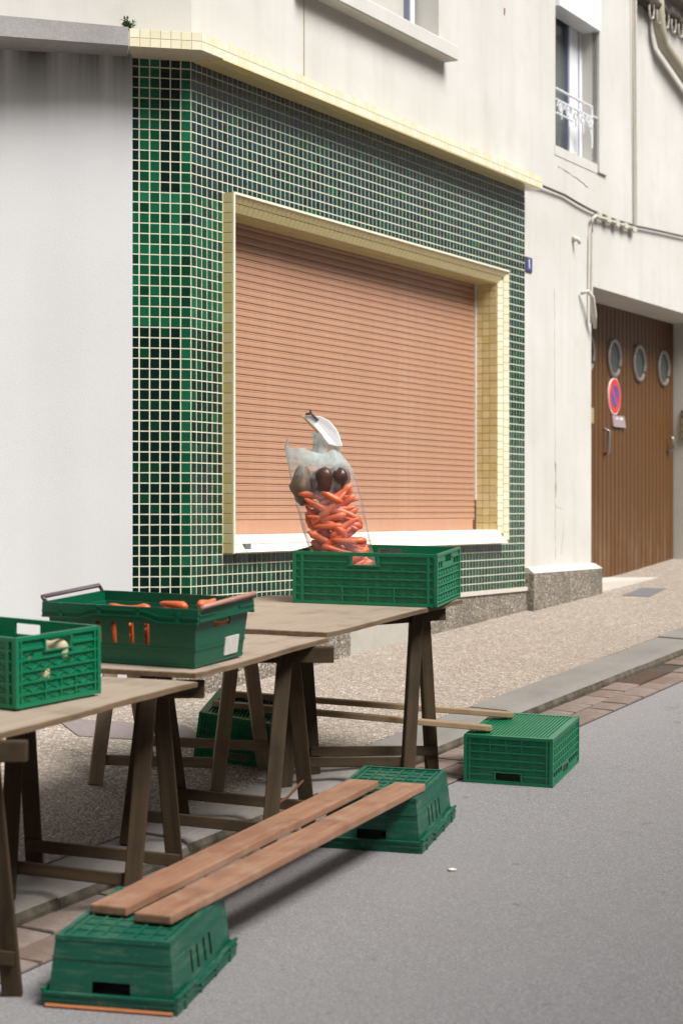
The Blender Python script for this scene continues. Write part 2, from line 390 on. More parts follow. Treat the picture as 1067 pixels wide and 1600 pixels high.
# gutter of stone setts
gut = struct(MB().prism([(*xy(KO, -4), road(xy(KO, -4)[1]) - .05), (*xy(GO, -4), road(xy(GO, -4)[1]) - .05), (*xy(GO, 18), road(xy(GO, 18)[1]) - .05), (*xy(KO, 18), road(xy(KO, 18)[1]) - .05)],
      [(*xy(KO, -4), road(xy(KO, -4)[1]) + .004), (*xy(GO, -4), road(xy(GO, -4)[1]) + .004), (*xy(GO, 18), road(xy(GO, 18)[1]) + .004), (*xy(KO, 18), road(xy(KO, 18)[1]) + .004)]).build('gutter', 'joint_dirt'))
sett_meshes = []
for L in (.19, .22, .25, .28):
    mb = MB(); bw = .143
    a = lambda: random.uniform(-.006, .006)
    lo = [(a(), -bw / 2 + a() / 2, -.03), (L - .008 + a(), -bw / 2 + a() / 2, -.03), (L - .008 + a(), bw / 2 + a() / 2, -.03), (a(), bw / 2 + a() / 2, -.03)]
    mb.hexa(lo + [(p[0], p[1], .012 + random.uniform(-.002, .002)) for p in lo]); me = mb.mesh('sett', 'sett_stone'); bevel_mesh(me, .007, 2)
    sett_meshes.append((L, me))
es3 = Vector((ES.x, ES.y, .08 * ES.y)).normalized(); eo3 = Vector((-EO.x, -EO.y, -.08 * EO.y))
for row in range(2):
    s = 3.2 + row * .11; o = KO + .075 + row * .15
    while s < 13.6:
        L, me = random.choice(sett_meshes)
        X, Y = xy(o, s)
        if not (10.55 < s < 11.15 and row == 0):
            ob = link('sett', me, gut, axes(es3, eo3, (X, Y, road(Y) + random.uniform(-.003, .003))))
        s += L
# drain grate in the gutter, cover plates in the pavement
X, Y = xy(KO + .075, 10.58); g = empty('drain_grate', axes(es3, eo3, (X, Y, road(Y) + .006)))
tag(g, 'rusty brown drain grate let into the gutter setts at the kerb', 'drain grate')
MB().box(0, .55, -.07, .07, -.03, -.012).build('frame_bed', 'joint_dirt', g)
for i in range(14): MB().box(.01 + i * .039, .034 + i * .039, -.066, .066, -.012, .006).build('grate_bar', 'iron_grate', g)
def plate_on(pts, name, mat, label, cat):
    P = [Vector((x, y, ground(x, y) + .004)) for x, y in pts]; o = sum(P, Vector()) / 4
    mb = MB().prism([p - o - Vector((0, 0, .02)) for p in P], [p - o for p in P])
    r = mb.build(name, mat, None, Matrix.Translation(o)); return tag(r, label, cat)
plate_on([(-1.137, 8.624), (-.57, 8.80), (-.70, 9.04), (-1.27, 8.85)], 'cover_plate', 'cover_plate', 'dull brown inspection cover set in the pebbled pavement below the white wall', 'cover plate')
plate_on([(2.052, 14.598), (2.247, 14.558), (2.459, 15.146), (2.278, 15.15)], 'cover_plate', 'cover_grey', 'grey inspection cover set in the pavement in front of the brown garage door', 'cover plate')

# ------------------------------------------------------------------ the corner house
A = Vector((-.72, 9.6)); FC, FS = .4509, .8926
ROT = math.atan2(FS, FC); HM = Matrix.Translation((A.x, A.y, 0)) @ Matrix.Rotation(ROT, 4, 'Z')
HI = HM.inverted()
house = tag(empty('house', HM), 'cream rendered corner house with green mosaic shopfront and brown garage door', 'house')
LA = R(14)
def wl(x, y, z):                                             # world -> house local
    return tuple(HI @ Vector((x, y, z)))
def lf(v, n, z):                                             # left face: v leftwards from corner, n outwards
    return wl(A.x - v * math.cos(LA) + n * math.sin(LA), A.y - v * math.sin(LA) - n * math.cos(LA), z)
TP = .0498; Z0 = 3.451 + TP                                  # tile pitch, height of tile row line 0
zr = lambda r: Z0 - TP * r
OPEN = (.395, 3.845, 1.30, 2.915)                            # shop window opening u0,u1,z0,z1
# render wall with openings
W1 = (1.2, 2.94, 4.285, 5.75); W2 = (4.95, 5.82, 4.0, 5.22); GD = (5.69, 8.855, .55, 3.085)
mb = MB(); T = .45
def wall(u0, u1, z0, z1, w0=0.012): mb.box(u0, u1, w0, T, z0, z1)
wall(-.0, 4.36, 3.60, 4.285); wall(-.0, W1[0], 4.285, 5.75); wall(W1[1], W2[0], 4.285, 5.75)
wall(W2[1], 11, 3.085, 5.75); wall(4.36, W2[1], 3.085, 4.0); wall(4.36, W2[0], 4.0, 4.285); wall(W2[0], W2[1], 5.22, 5.75)
wall(4.36, 5.69, .3, 3.085); wall(8.855, 11, .3, 3.085); wall(-.0, 11, 5.75, 6.6)
mb.prism([lf(0, -.006, 3.602), lf(2.6, -.006, 3.602), lf(2.6, -.45, 3.602), lf(-.3, -.45, 3.602)], [lf(0, -.006, 6.6), lf(2.6, -.006, 6.6), lf(2.6, -.45, 6.6), lf(-.3, -.45, 6.6)])
mb.build('wall', 'render_white', house)
MB().prism([lf(2.6, -.2, 6.6), (11, -.1 + .3, 6.6), (11, 4, 6.6), lf(2.6, -4, 6.6)], [lf(2.6, -.2, 6.7), (11, .2, 6.7), (11, 4, 6.7), lf(2.6, -4, 6.7)]).build('roof', 'coping_concrete', house)
# shopfront backing = grout plane (the mosaic stands 4 mm proud)
VL = .287; ZT, ZB = 3.60, .915
mb = MB(); g0 = .0045
mb.box(0, OPEN[0], g0, .35, ZB, ZT); mb.box(OPEN[1], 4.35, g0, .35, ZB, ZT); mb.box(OPEN[0], OPEN[1], g0, .35, OPEN[3], ZT); mb.box(OPEN[0], OPEN[1], g0, .35, ZB, OPEN[2])
mb.prism([(0, g0, ZB), lf(0, -g0, ZB), lf(VL, -g0, ZB), lf(VL, -.3, ZB), (.1, .3, ZB)], [(0, g0, ZT), lf(0, -g0, ZT), lf(VL, -g0, ZT), lf(VL, -.3, ZT), (.1, .3, ZT)])
clad = mb.build('tile_cladding', 'grout', house)
JT = .0036
def tile_pts(a, th, tilt):                                    # bevelled tile, local x/z in plane, y outward negative
    h = a / 2; e = .0022; P = []
    for (sx, sz) in ((-1, -1), (1, -1), (1, 1), (-1, 1)): P.append((sx * h, 0, sz * h))
    for (sx, sz) in ((-1, -1), (1, -1), (1, 1), (-1, 1)): P.append((sx * (h - e), -th + tilt[0] * sx * h + tilt[1] * sz * h, sz * (h - e)))
    return P
TQ = ((4, 5, 6, 7), (0, 1, 5, 4), (1, 2, 6, 5), (2, 3, 7, 6), (3, 0, 4, 7))
def add_tile(mb, M, a, mi, th=.0018, tl=.006):
    b = len(mb.v); t = (random.gauss(0, tl), random.gauss(0, tl))
    mb.v += [tuple(M @ Vector(p)) for p in tile_pts(a, th, t)]
    for q in TQ: mb.f.append(tuple(b + i for i in q)); mb.m.append(mi)
random.seed(11)
tile_meshes = {}
for gi in range(len(GREENS)):
    for vv in range(3):
        mb = MB(); add_tile(mb, Matrix.Identity(4), .0444, gi, tl=.007); mb.m = [0] * 5
        tile_meshes[gi, vv] = mb.mesh('tile', 'green_tile_%d' % gi)
def pick(*w):
    t = random.random() * sum(x[1] for x in w)
    for g_, p in w:
        t -= p
        if t <= 0: return g_
    return w[-1][0]
rest = MB(); count = 0
lx = (Vector(lf(-1, 0, 0)) - Vector(lf(0, 0, 0))).normalized(); ln = (Vector(lf(0, 1, 0)) - Vector(lf(0, 0, 0))).normalized()
for r in range(-2, 52):
    for cc in range(6):                                       # cc 0 = leftmost
        v = .0025 + (5 - cc) * .05 + .025
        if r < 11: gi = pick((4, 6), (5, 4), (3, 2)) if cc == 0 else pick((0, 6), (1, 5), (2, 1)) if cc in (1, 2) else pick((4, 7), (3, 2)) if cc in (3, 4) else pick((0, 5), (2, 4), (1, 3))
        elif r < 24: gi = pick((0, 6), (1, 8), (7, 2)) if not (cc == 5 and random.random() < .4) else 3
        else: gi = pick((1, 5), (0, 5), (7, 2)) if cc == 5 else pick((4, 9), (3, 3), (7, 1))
        if r == 14 or r == 11: gi = pick((0, 3), (2, 2), (1, 2))
        wid = .0444 if cc else .034
        p = Vector(lf(v - (0 if cc else .005), -.0046, (zr(r) + zr(r + 1)) / 2))
        M = axes(lx, -ln, p); M = M @ Matrix.Diagonal((wid / .0444, 1, 1, 1))
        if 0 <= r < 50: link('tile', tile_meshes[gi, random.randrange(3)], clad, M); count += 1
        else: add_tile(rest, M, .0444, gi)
blob = {}
def cl(u, r, key):                                            # clusters: sheets of one batch share a cast
    q = (int(u / .3 + key), int(r / 6)); return blob.setdefault((q, key), random.random())
for r in range(-2, 52):
    zc = (zr(r) + zr(r + 1)) / 2
    for i in range(87):
        u = .0025 + i * .04994 + .025
        if .33 < u < 3.91 and 1.235 < zc < 2.975: continue
        if u > .31 and u < 3.93 and 1.215 < zc < 3.0: continue
        q = cl(u, r, 0)
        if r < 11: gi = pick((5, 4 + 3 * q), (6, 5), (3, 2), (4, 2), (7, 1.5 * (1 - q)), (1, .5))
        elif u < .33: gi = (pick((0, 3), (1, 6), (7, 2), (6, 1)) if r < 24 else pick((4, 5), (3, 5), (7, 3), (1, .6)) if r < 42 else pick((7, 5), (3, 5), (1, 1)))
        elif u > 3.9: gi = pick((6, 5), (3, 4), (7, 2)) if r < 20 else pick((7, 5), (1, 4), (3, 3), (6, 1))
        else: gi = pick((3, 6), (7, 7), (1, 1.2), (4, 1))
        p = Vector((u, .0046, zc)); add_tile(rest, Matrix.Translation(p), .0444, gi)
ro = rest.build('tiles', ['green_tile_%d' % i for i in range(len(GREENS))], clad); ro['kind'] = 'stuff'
# pale trim under the mosaic, pebbled plinth
mb = MB(); mb.box(-.01, 4.365, -.012, .1, .888, .915)
mb.prism([lf(-.02, .012, .888), lf(VL, .012, .888), lf(VL, -.1, .888), lf(-.02, -.1, .888)], [lf(-.02, .012, .915), lf(VL, .012, .915), lf(VL, -.1, .915), lf(-.02, -.1, .915)])
mb.build('trim', 'plinth_cap', house)
mb = MB(); mb.box(0, 1.71, .0, .35, .2, .888); mb.box(2.492, 4.40, .0, .35, .2, .888)
mb.prism([lf(0, 0, .2), lf(VL, 0, .2), lf(VL, -.3, .2), lf(-.1, -.3, .2)], [lf(0, 0, .888), lf(VL, 0, .888), lf(VL, -.3, .888), lf(-.1, -.3, .888)])
mb.build('plinth', 'pebble_plinth', house)
MB().box(1.71, 2.492, .008, .35, .2, .888).build('plinth_patch', 'plinth_cement', house)
mb = MB().box(4.364, 5.745, -.055, .3, .4, 1.005); mb.build('pillar_base', 'pebble_plinth', house)
MB().prism([(4.364, .02, 1.005), (4.364, -.058, 1.005), (5.748, -.058, 1.005), (5.748, .02, 1.005)], [(4.364, .02, 1.045), (4.364, -.012, 1.043), (5.70, -.012, 1.043), (5.70, .02, 1.045)]).build('pillar_base_cap', 'plinth_cap', house)
# cornice with two courses of cream tiles
CW = [(-.987, 9.29), (-.656, 9.37)]                           # front line in plan, left end and mitre (world)
rb = HM @ Vector((4.33, -.13, 0)); CW.append((rb.x, rb.y))
cb, ct = 3.588, 3.672
Pf = [wl(x, y, 0) for x, y in CW]
back = [(4.33, .012, 0), (0, .012, 0), lf(VL, 0, 0)]
plan = [Pf[0], Pf[1], Pf[2]] + back
at = lambda P, z: [(p[0], p[1], z) for p in P]
corn = MB().prism(at(plan, cb), at(plan, ct)).build('cornice', 'brown_grout', house)
random.seed(5)
for (P, Q) in ((Pf[0], Pf[1]), (Pf[1], Pf[2])):
    P = Vector((P[0], P[1], 0)); Q = Vector((Q[0], Q[1], 0)); L = (Q - P).length; d = (Q - P) / L; n = round(L / .0498); st_ = L / n
    nrm = Vector((d.y, -d.x, 0))
    for row in range(2):
        for i in range(n):
            p = P + d * (i + .5) * st_ + Vector((0, 0, cb + .021 + row * .042)) - nrm * .001
            mb = MB(); add_tile(mb, Matrix.Identity(4), .0, 0) if 0 else None
            link('cornice_tile', None, None) if 0 else None
            key = ('c', random.randrange(3), random.randrange(2))
            if key not in tile_meshes:
                m2 = MB(); add_tile(m2, Matrix.Diagonal((1, 1, .0412 / .0488, 1)), .0488, 0, th=.003); tile_meshes[key] = m2.mesh('cornice_tile', 'cream_tile_%d' % key[1])
            link('cornice_tile', tile_meshes[key], corn, axes(d, -nrm, p) @ Matrix.Diagonal((st_ / .0498, 1, 1, 1)))
# underside lining of the cornice, tiled in yellow
mb = MB(); nU = 87
for i in range(86):
    for j in range(2):
        t0 = i / 86; w_ = .13 + (.165 - .13) * (1 - t0); u = .02 + i * .05
        mb.box(u, u + .0475, -w_ + j * w_ / 2 + .002, -w_ + (j + 1) * w_ / 2 - .002, cb - .005, cb + .002)
so = mb.build('soffit_tiles', 'yellow_tile_0', corn); so['kind'] = 'stuff'

# ---- shop window surround: splayed frame standing 5 cm proud, 3 tile deep reveal
OU = (.31, 3.93, 1.215, 3.0); IU = OPEN
mb = MB()
def ring(a, wa, b, wb):
    for (p, q) in (((0, 2), (1, 2)), ((1, 2), (1, 3)), ((1, 3), (0, 3)), ((0, 3), (0, 2))):
        b0 = len(mb.v); mb.v += [(a[p[0]], wa, a[p[1]]), (a[q[0]], wa, a[q[1]]), (b[q[0]], wb, b[q[1]]), (b[p[0]], wb, b[p[1]])]
        mb.f.append((b0, b0 + 1, b0 + 2, b0 + 3)); mb.m.append(0)
ring(OU, .02, OU, -.05); ring(OU, -.05, IU, 0.0); ring(IU, 0, IU, .2)
frame = mb.build('window_surround', 'yellow_grout', house)
random.seed(21)
def ftile(mats, ctr, ex, nrm, sx, sz, target=None, nm='surround_tile', th=.004):
    M = axes(ex, -Vector(nrm), Vector(ctr) + Vector(nrm) * .0005) @ Matrix.Diagonal((sx, 1, sz, 1))
    mat = random.choice(mats)
    if target is None:
        key = ('f', mat)
        if key not in tile_meshes: m2 = MB(); add_tile(m2, Matrix.Identity(4), 1.0, 0, th=th, tl=.0); tile_meshes[key] = m2.mesh(nm, mat)
        link(nm, tile_meshes[key], frame, M)
    else:
        b = len(target.v); h = .5
        for p in ((-h, 0, -h), (h, 0, -h), (h, 0, h), (-h, 0, h), (-h * .94, -th, -h * .94), (h * .94, -th, -h * .94), (h * .94, -th, h * .94), (-h * .94, -th, h * .94)):
            target.v.append(tuple(M @ Vector(p)))
        for q in TQ: target.f.append(tuple(b + i for i in q)); target.m.append(0)
YT = ['yellow_tile_0', 'yellow_tile_1', 'yellow_tile_2']; CT = ['cream_tile_0', 'cream_tile_1', 'cream_tile_2']
nz = 36; dz = (OU[3] - OU[2]) / nz
for i in range(nz):                                           # left outer cheek
    ftile(YT, (OU[0], -.015, OU[2] + (i + .5) * dz), (0, -1, 0), (-1, 0, 0), .062, dz - .003)
sp = Vector((OU[1] - IU[1], -.05, 0)); sl = sp.length; sp /= sl
nR = Vector((-sp.y, sp.x, 0)); nR = nR if nR.y < 0 else -nR
nz2 = 33
for i in range(nz2):                                          # right splay (2 courses) and reveal (3 courses)
    for j in range(2):
        t = (j + .5) / 2; z0 = IU[2] + (OU[2] - IU[2]) * t; z1 = IU[3] + (OU[3] - IU[3]) * t; h = (z1 - z0) / nz2
        c = Vector((IU[1], 0, 0)) + sp * sl * t; c.z = z0 + (i + .5) * h
        ftile(CT, c, sp, nR, sl / 2 - .003, h - .003)
    h = (IU[3] - IU[2]) / nz2
    for j in range(3): ftile(YT, (IU[1], .025 + .05 * j, IU[2] + (i + .5) * h), (0, 1, 0), (-1, 0, 0), .047, h - .003)
top = MB(); sil = MB(); sof = MB(); lsp = MB()
sv = Vector((0, -.05, OU[3] - IU[3])); svl = sv.length; sv /= svl; nT = Vector((0, sv.z, -sv.y)); nT = nT if nT.z < 0 else -nT
sw = Vector((0, -.05, OU[2] - IU[2])); swl = sw.length; sw /= swl; nB = Vector((0, sw.z, -sw.y)); nB = nB if nB.z > 0 else -nB
for j in range(2):
    t = (j + .5) / 2; u0 = IU[0] + (OU[0] - IU[0]) * t; u1 = IU[1] + (OU[1] - IU[1]) * t; n = 71; du = (u1 - u0) / n
    for i in range(n):
        ftile(YT, Vector((u0 + (i + .5) * du, 0, IU[3])) + sv * svl * t, (1, 0, 0), nT, du - .003, svl / 2 - .003, top)
        ftile(CT, Vector((u0 + (i + .5) * du, 0, IU[2])) + sw * swl * t, (1, 0, 0), nB, du - .002, swl / 2 - .002, sil)
n = 69; du = (IU[1] - IU[0]) / n
for j in range(3):
    for i in range(n):
        ftile(YT, (IU[0] + (i + .5) * du, .025 + .05 * j, IU[3]), (1, 0, 0), (0, 0, -1), du - .003, .047, sof)
        ftile(CT, (IU[0] + (i + .5) * du, .025 + .05 * j, IU[2]), (1, 0, 0), (0, 0, 1), du - .002, .048, sil)
for nm, m_, mt in (('lintel_tiles', top, 'yellow_tile_0'), ('sill_tiles', sil, 'sill_tile_0'), ('soffit_tiles', sof, 'yellow_tile_2')):
    o = m_.build(nm, mt, frame); o['kind'] = 'stuff'
MB().box(.44, .50, -.046, -.030, 1.235, 1.262).build('missing_tile_patch', 'cover_grey', frame)
MB().box(OU[0] - .004, OU[0] + .012, -.0575, -.0475, OU[2], OU[3] + .002).build('edge_highlight_trim', 'cream_tile_1', frame)  # pale strips put in to draw the bright highlight along the surround's edge
MB().box(OU[0] + .012, OU[1], -.0565, -.0475, OU[3] - .008, OU[3] + .004).build('edge_highlight_trim', 'cream_tile_1', frame)
def crack(pts, r, name='crack', mat='cable_dark'):
    P = []
    for (p, q) in zip(pts, pts[1:]):
        n = max(2, int((Vector(q) - Vector(p)).length / .05))
        for j in range(n): P.append(Vector(p).lerp(Vector(q), j / n) + Vector((random.uniform(-.006, .006), 0, random.uniform(-.006, .006))))
    P.append(Vector(pts[-1])); MB().tube(P, [random.uniform(.35, 1) * r for _ in P], 4).build(name, mat, house)
random.seed(8); simple('crack_dark', (.30, .27, .22, 1), .95, .3, 60)
crack([(4.93, .0125, 2.98), (4.94, .0125, 2.2), (4.945, .0125, 1.75), (4.95, .0125, 1.08)], .0035, mat='crack_dark')
crack([(4.945, .0125, 1.76), (4.955, .0125, 1.60), (4.945, .0125, 1.52)], .010, mat='crack_dark')
crack([(4.95, .0125, 1.46), (5.08, .0125, 1.44)], .0035, mat='crack_dark')
crack([(5.12, .0125, 1.36), (5.10, .0125, 1.25), (5.06, .0125, 1.12)], .003, mat='crack_dark')
crack([(5.0, .0125, 3.86), (5.35, .0125, 3.83), (5.62, .0125, 3.80)], .005, mat='crack_dark')
crack([(4.0, .0125, 4.75), (4.0, .0125, 4.70)], .009, mat='rust')
# ---- roller shutter, one object per slat
sh = MB().box(IU[0] - .02, IU[1] - .012, .172, .2, IU[2] - .02, IU[3] + .05).build('roller_shutter', 'shutter_dark', house)
pit = .0377; zb = IU[2] + .006
prof = [(.172, 0), (.1535, .0006), (.1505, .0016), (.1497, .006), (.1495, .013), (.1497, .020), (.1503, .0245), (.1530, .0258), (.1530, .0268), (.1508, .0276), (.1506, .0335), (.1525, .0352), (.172, .0358)]
mb = MB(); mb.prism([(IU[0], y, z) for y, z in prof], [(IU[1] - .018, y, z) for y, z in prof]); sme = mb.mesh('slat', 'shutter_slat')
MB().box(IU[0], IU[1] - .016, .149, .172, zb, zb + .072).build('bottom_bar', 'shutter_slat', sh)
z = zb + .0735
while z < IU[3] + .02: link('slat', sme, sh, Matrix.Translation((0, random.uniform(-.0006, .0006), z))); z += pit
MB().box(IU[1] - .015, IU[1] - .004, .143, .2, IU[2], IU[3]).build('guide_rail', 'white_paint', sh)
MB().box(IU[1] - .018, IU[1] - .012, .1405, .16, IU[2] + .002, IU[2] + .2).build('rust_stain', 'rust', sh)
MB().box(IU[1] - .05, IU[1] - .02, .143, .16, IU[2] + .012, IU[2] + .07).build('latch', 'rust', sh)

# ---- upper window over the shop: sill, frame, blind
wi = MB().box(W1[0], W1[1], .20, .24, W1[2], W1[3]).build('upper_window', 'glass_blind', house)
mb = MB()
mb.box(W1[0], W1[1], .165, .20, W1[2], W1[2] + .06); 
for u in (W1[0] + .03, (W1[0] + W1[1]) / 2 - .12, W1[1] - .06): mb.box(u - .03, u + .03, .16, .2, W1[2] + .06, W1[3])
mb.build('frame', 'white_paint', wi)
MB().box(W1[1] - .105, W1[1] - .09, .163, .2, W1[2] + .06, W1[3]).build('rebate', 'frame_blue_grey', wi)
me = MB().box(1.06, 3.02, -.085, .16, 4.19, 4.282).mesh('sill', 'render_white'); bevel_mesh(me, .006); link('sill', me, wi)
# ---- window with iron railing
wi = MB().box(W2[0], W2[1], .165, .2, W2[2], W2[3]).build('balcony_window', 'glass', house)
mb = MB()
mb.box(W2[0], W2[1], .136, .165, W2[2], W2[2] + .05)
mb.box(W2[1] - .055, W2[1], .13, .165, W2[2] + .05, W2[3]); mb.box(W2[1] - .25, W2[1] - .075, .135, .165, W2[2] + .05, W2[3]); mb.box(W2[0], W2[0] + .05, .13, .165, W2[2] + .05, W2[3])
mb.build('frame', 'white_paint', wi)
mb = MB(); mb.box(W2[1] - .075, W2[1] - .055, .14, .165, W2[2] + .05, W2[3]); mb.box(W2[1] - .275, W2[1] - .25, .14, .165, W2[2] + .05, W2[3]); mb.build('rebate', 'frame_blue_grey', wi)
MB().box(W2[0], W2[1], -.02, .13, 4.98, W2[3] + .0).build('blind_box', 'white_paint', wi)
mb = MB(); mb.box(W2[1], W2[1] + .185, -.006, .05, W2[2] - .06, W2[3] + .3); mb.box(W2[0] - .02, W2[1], .008, .14, W2[2] - .07, W2[2] - .002); mb.build('stone_surround', 'render_white', wi)
rl = empty('railing', None, wi); rl.name = 'railing'
mb = MB(); zt = 4.40
mb.tube([(W2[0], .01, zt), (W2[1] - .12, .01, zt)], .009, 6); mb.tube([(W2[0], .01, zt - .075), (W2[1] - .12, .01, zt - .075)], .007, 6); mb.tube([(W2[1] - .12, .01, zt + .01), (W2[1] - .12, .01, zt - .3)], .008, 6)
mb.tube([(W2[1] - .12, .01, zt - .06), (W2[1], .01, zt - .06)], .007, 6); mb.tube([(W2[0], .01, zt - .17), (W2[0] + .35, .01, zt - .17)], .007, 6)
for q in range(5):
    cx_ = W2[0] + .1 + q * .15
    for sg in (-1, 1):
        pts = [(cx_ + sg * (.035 + .033 * math.cos(a_)) * (1 - k_ / 20), .01, zt - .12 + .05 * math.sin(a_) * (1 - k_ / 22)) for k_, a_ in enumerate([math.pi * 2.6 * j / 13 for j in range(14)])]
        mb.tube(pts, .006, 5)
    mb.tube([(cx_, .01, zt - .075), (cx_ + .02, .01, zt - .2 - .02 * (q % 2))], .006, 5)
for j in range(5): mb.tube([(W2[1] - .12 - .09 + .02 * j, .01, zt - .09 - .03 * j), (W2[1] - .12, .01, zt - .12 - .04 * j)], .007, 5)
mb.build('scrollwork', 'white_paint', wi); bpy.data.objects.remove(rl)
# ---- garage door with portholes
gw = .376
gd = MB().box(GD[0], GD[1], gw + .03, gw + .08, .8, GD[3]).build('garage_door', 'shutter_dark', house)
nb = 32; bwid = (GD[1] - GD[0]) / nb; PH = [7.239 - .64, 7.239, 7.876, 8.542]
for i in range(nb):
    u0 = GD[0] + i * bwid; u1 = u0 + bwid; seam = i % 8 == 0
    e0 = .006 if seam else .0025
    mb = MB(); zb_ = .895 + random.uniform(0, .012)
    mb.prism([(u0 + e0, gw + .032, zb_), (u0 + e0 + .004, gw, zb_), (u1 - .0065, gw, zb_), (u1 - .0025, gw + .032, zb_)], [(u0 + e0, gw + .032, GD[3]), (u0 + e0 + .004, gw, GD[3]), (u1 - .0065, gw, GD[3]), (u1 - .0025, gw + .032, GD[3])])
    mb.build('board', 'door_wood', gd)
for u in PH:
    zc = 2.672; ph = MB()
    c0 = [(u + .143 * math.cos(2 * math.pi * q / 28), gw - .008, zc + .143 * math.sin(2 * math.pi * q / 28)) for q in range(28)]
    ph.tube(c0, .017, 8, closed=True); po = ph.build('porthole', 'porthole_rim', gd, smooth=True)
    g_ = [(u + .14 * math.cos(2 * math.pi * q / 28), 0, zc + .14 * math.sin(2 * math.pi * q / 28)) for q in range(28)]
    MB().prism([(p[0], gw - .003, p[2]) for p in g_], [(p[0], gw + .01, p[2]) for p in g_]).build('pane', 'porthole_glass', po)
MB().tube([(7.005, gw - .004, 1.88), (7.005, gw - .045, 1.90), (7.005, gw - .045, 2.07), (7.005, gw - .004, 2.09)], .013, 8).build('handle', 'metal_handle', gd, smooth=True)
MB().tube([(8.66, gw - .004, 1.95), (8.69, gw - .05, 1.97), (8.70, gw - .05, 2.03), (8.665, gw - .045, 2.075)], .014, 8).build('handle', 'metal_handle', gd, smooth=True)
mb = MB(); mb.box(5.69, 8.855, -.0, gw + .05, .55, .893); mb.build('door_step', 'plinth_cap', house)
MB().box(5.69 + .9, 5.69 + 1.0, gw - .03, gw, 2.12, 2.24).build('lock_box', 'brass_old', gd)
# bell box on the right-hand jamb
bb = MB().box(8.84, 8.856, .20, .30, 2.06, 2.27).build('bell_box', 'cable_dark', house)
for j in range(3): MB().box(8.828, 8.84, .205, .295, 2.068 + j * .062, 2.124 + j * .062).build('bell_push', 'brass_old', bb)
MB().tube([(8.84, .25, 2.27), (8.84, .25, 2.31), (8.848, .30, 2.31)], .012, 6).build('bell_wire', 'cable_dark', bb)
# ---- cables, conduit, downpipe
pts = [(4.40 + .02, -.02, 3.66), (4.68, -.012, 3.665), (5.08, -.008, 3.665), (5.35, -.01, 3.645), (5.61, -.01, 3.632), (6.1, -.01, 3.63), (6.63, -.01, 3.645), (7.2, -.01, 3.68), (7.92, -.01, 3.72), (9.5, -.01, 3.74)]
MB().tube(pts, .009, 6).build('facade_cable', 'cable_dark', house)
MB().tube([(6.63, -.012, 5.7), (6.645, -.012, 4.6), (6.66, -.012, 3.65)], .013, 6).build('cable_drop', 'cable_cream', house)
MB().tube([(6.56, -.012, 5.7), (6.60, -.012, 4.6), (6.64, -.012, 3.65)], .006, 6).build('cable_drop', 'cable_cream', house)
MB().tube([(6.63, -.022, 3.615), (6.1, -.022, 3.605), (5.70, -.022, 3.60), (5.63, -.022, 3.57), (5.615, -.022, 3.45), (5.60, -.022, 3.02), (5.60, -.022, 2.80)], .012, 8).build('conduit', 'cable_cream', house, smooth=True)
MB().tube([(5.43, -.0, 3.00), (5.45, -.05, 3.02), (5.52, -.06, 2.98), (5.58, -.05, 2.86), (5.655, -.03, 2.77)], [.010, .014, .016, .02, .012], 8).build('conduit_elbow', 'cable_cream', house, smooth=True)
for q in range(5): MB().box(5.72 + q * .2, 5.80 + q * .2, -.035, -.0, 3.585 + random.uniform(-.01, .01), 3.63).build('conduit_clip', 'cable_cream', house)
MB().tube([(5.30, .012, 3.385), (5.305, -.03, 3.375), (5.315, -.035, 3.345)], [.026, .016, .010], 8).build('wall_hook', 'cable_cream', house, smooth=True)
MB().tube([(7.02, -.06, 5.72), (7.03, -.07, 5.42), (7.06, -.07, 5.27), (7.16, -.07, 5.16), (7.9, -.07, 4.98), (9.2, -.07, 4.70)], .05, 10).build('downpipe', 'pipe_paint', house, smooth=True)
gt = MB()
for q in range(26):
    u = 6.68 + q * .09; gt.tube([(u, -.02, 5.44 + .003 * q + random.uniform(-.03, .03)), (u + .05, -.06, 5.42 + .003 * q + random.uniform(-.03, .03)), (u + .11, -.03, 5.43 + .003 * q + random.uniform(-.03, .03))], random.uniform(.03, .055), 6)
gt.build('cable_bundle', 'gutter_dark', house, smooth=True)
gt = MB()
for q in range(9):
    u = 6.8 + q * .19; gt.tube([(u + .06 * math.cos(a_), -.09, 5.36 + .004 * q + .075 * math.sin(a_)) for a_ in [math.pi * (.9 + 1.3 * j / 8) for j in range(9)]], .007, 5)
gt.build('cable_loop', 'cable_cream', house)
MB().box(6.66, 11, -.16, .02, 5.60, 5.75).build('eaves_board', 'pipe_paint', house)
MB().box(1.17, 1.176, .006, .02, 3.68, 4.19).build('wall_joint', 'brown_grout', house)

# ------------------------------------------------------------------ low white wall with concrete coping, left of the shop
annex = tag(empty('rendered_wall', Matrix.Translation((A.x, A.y, 0))), 'white rendered wall with rain streaks and painted shadow under a grey concrete coping', 'wall')
def la(v, n, z): return (-v * math.cos(LA) + n * math.sin(LA), -v * math.sin(LA) - n * math.cos(LA), z)
MB().prism([la(VL, .012, .25), la(2.6, .012, .25), la(2.6, -.3, .25), la(VL, -.3, .25)], [la(VL, .012, 3.60), la(2.6, .012, 3.60), la(2.6, -.3, 3.60), la(VL, -.3, 3.60)]).build('wall', 'render_annex', annex)
f0 = Vector((-.989, 9.288)) - A; f1 = f0 + Vector((-.949, -.316)) * 1.6; b0_ = la(VL + .002, -.25, 0); b1_ = la(2.6, -.25, 0)
lo = [(f0.x, f0.y), (f1.x, f1.y), b1_[:2], b0_[:2]]
me = MB().prism([(x, y, 3.592) for x, y in lo], [(x, y, 3.678 + (.022 if i in (1, 2) else 0)) for i, (x, y) in enumerate(lo)]).mesh('coping', 'coping_concrete'); link('coping', me, annex)

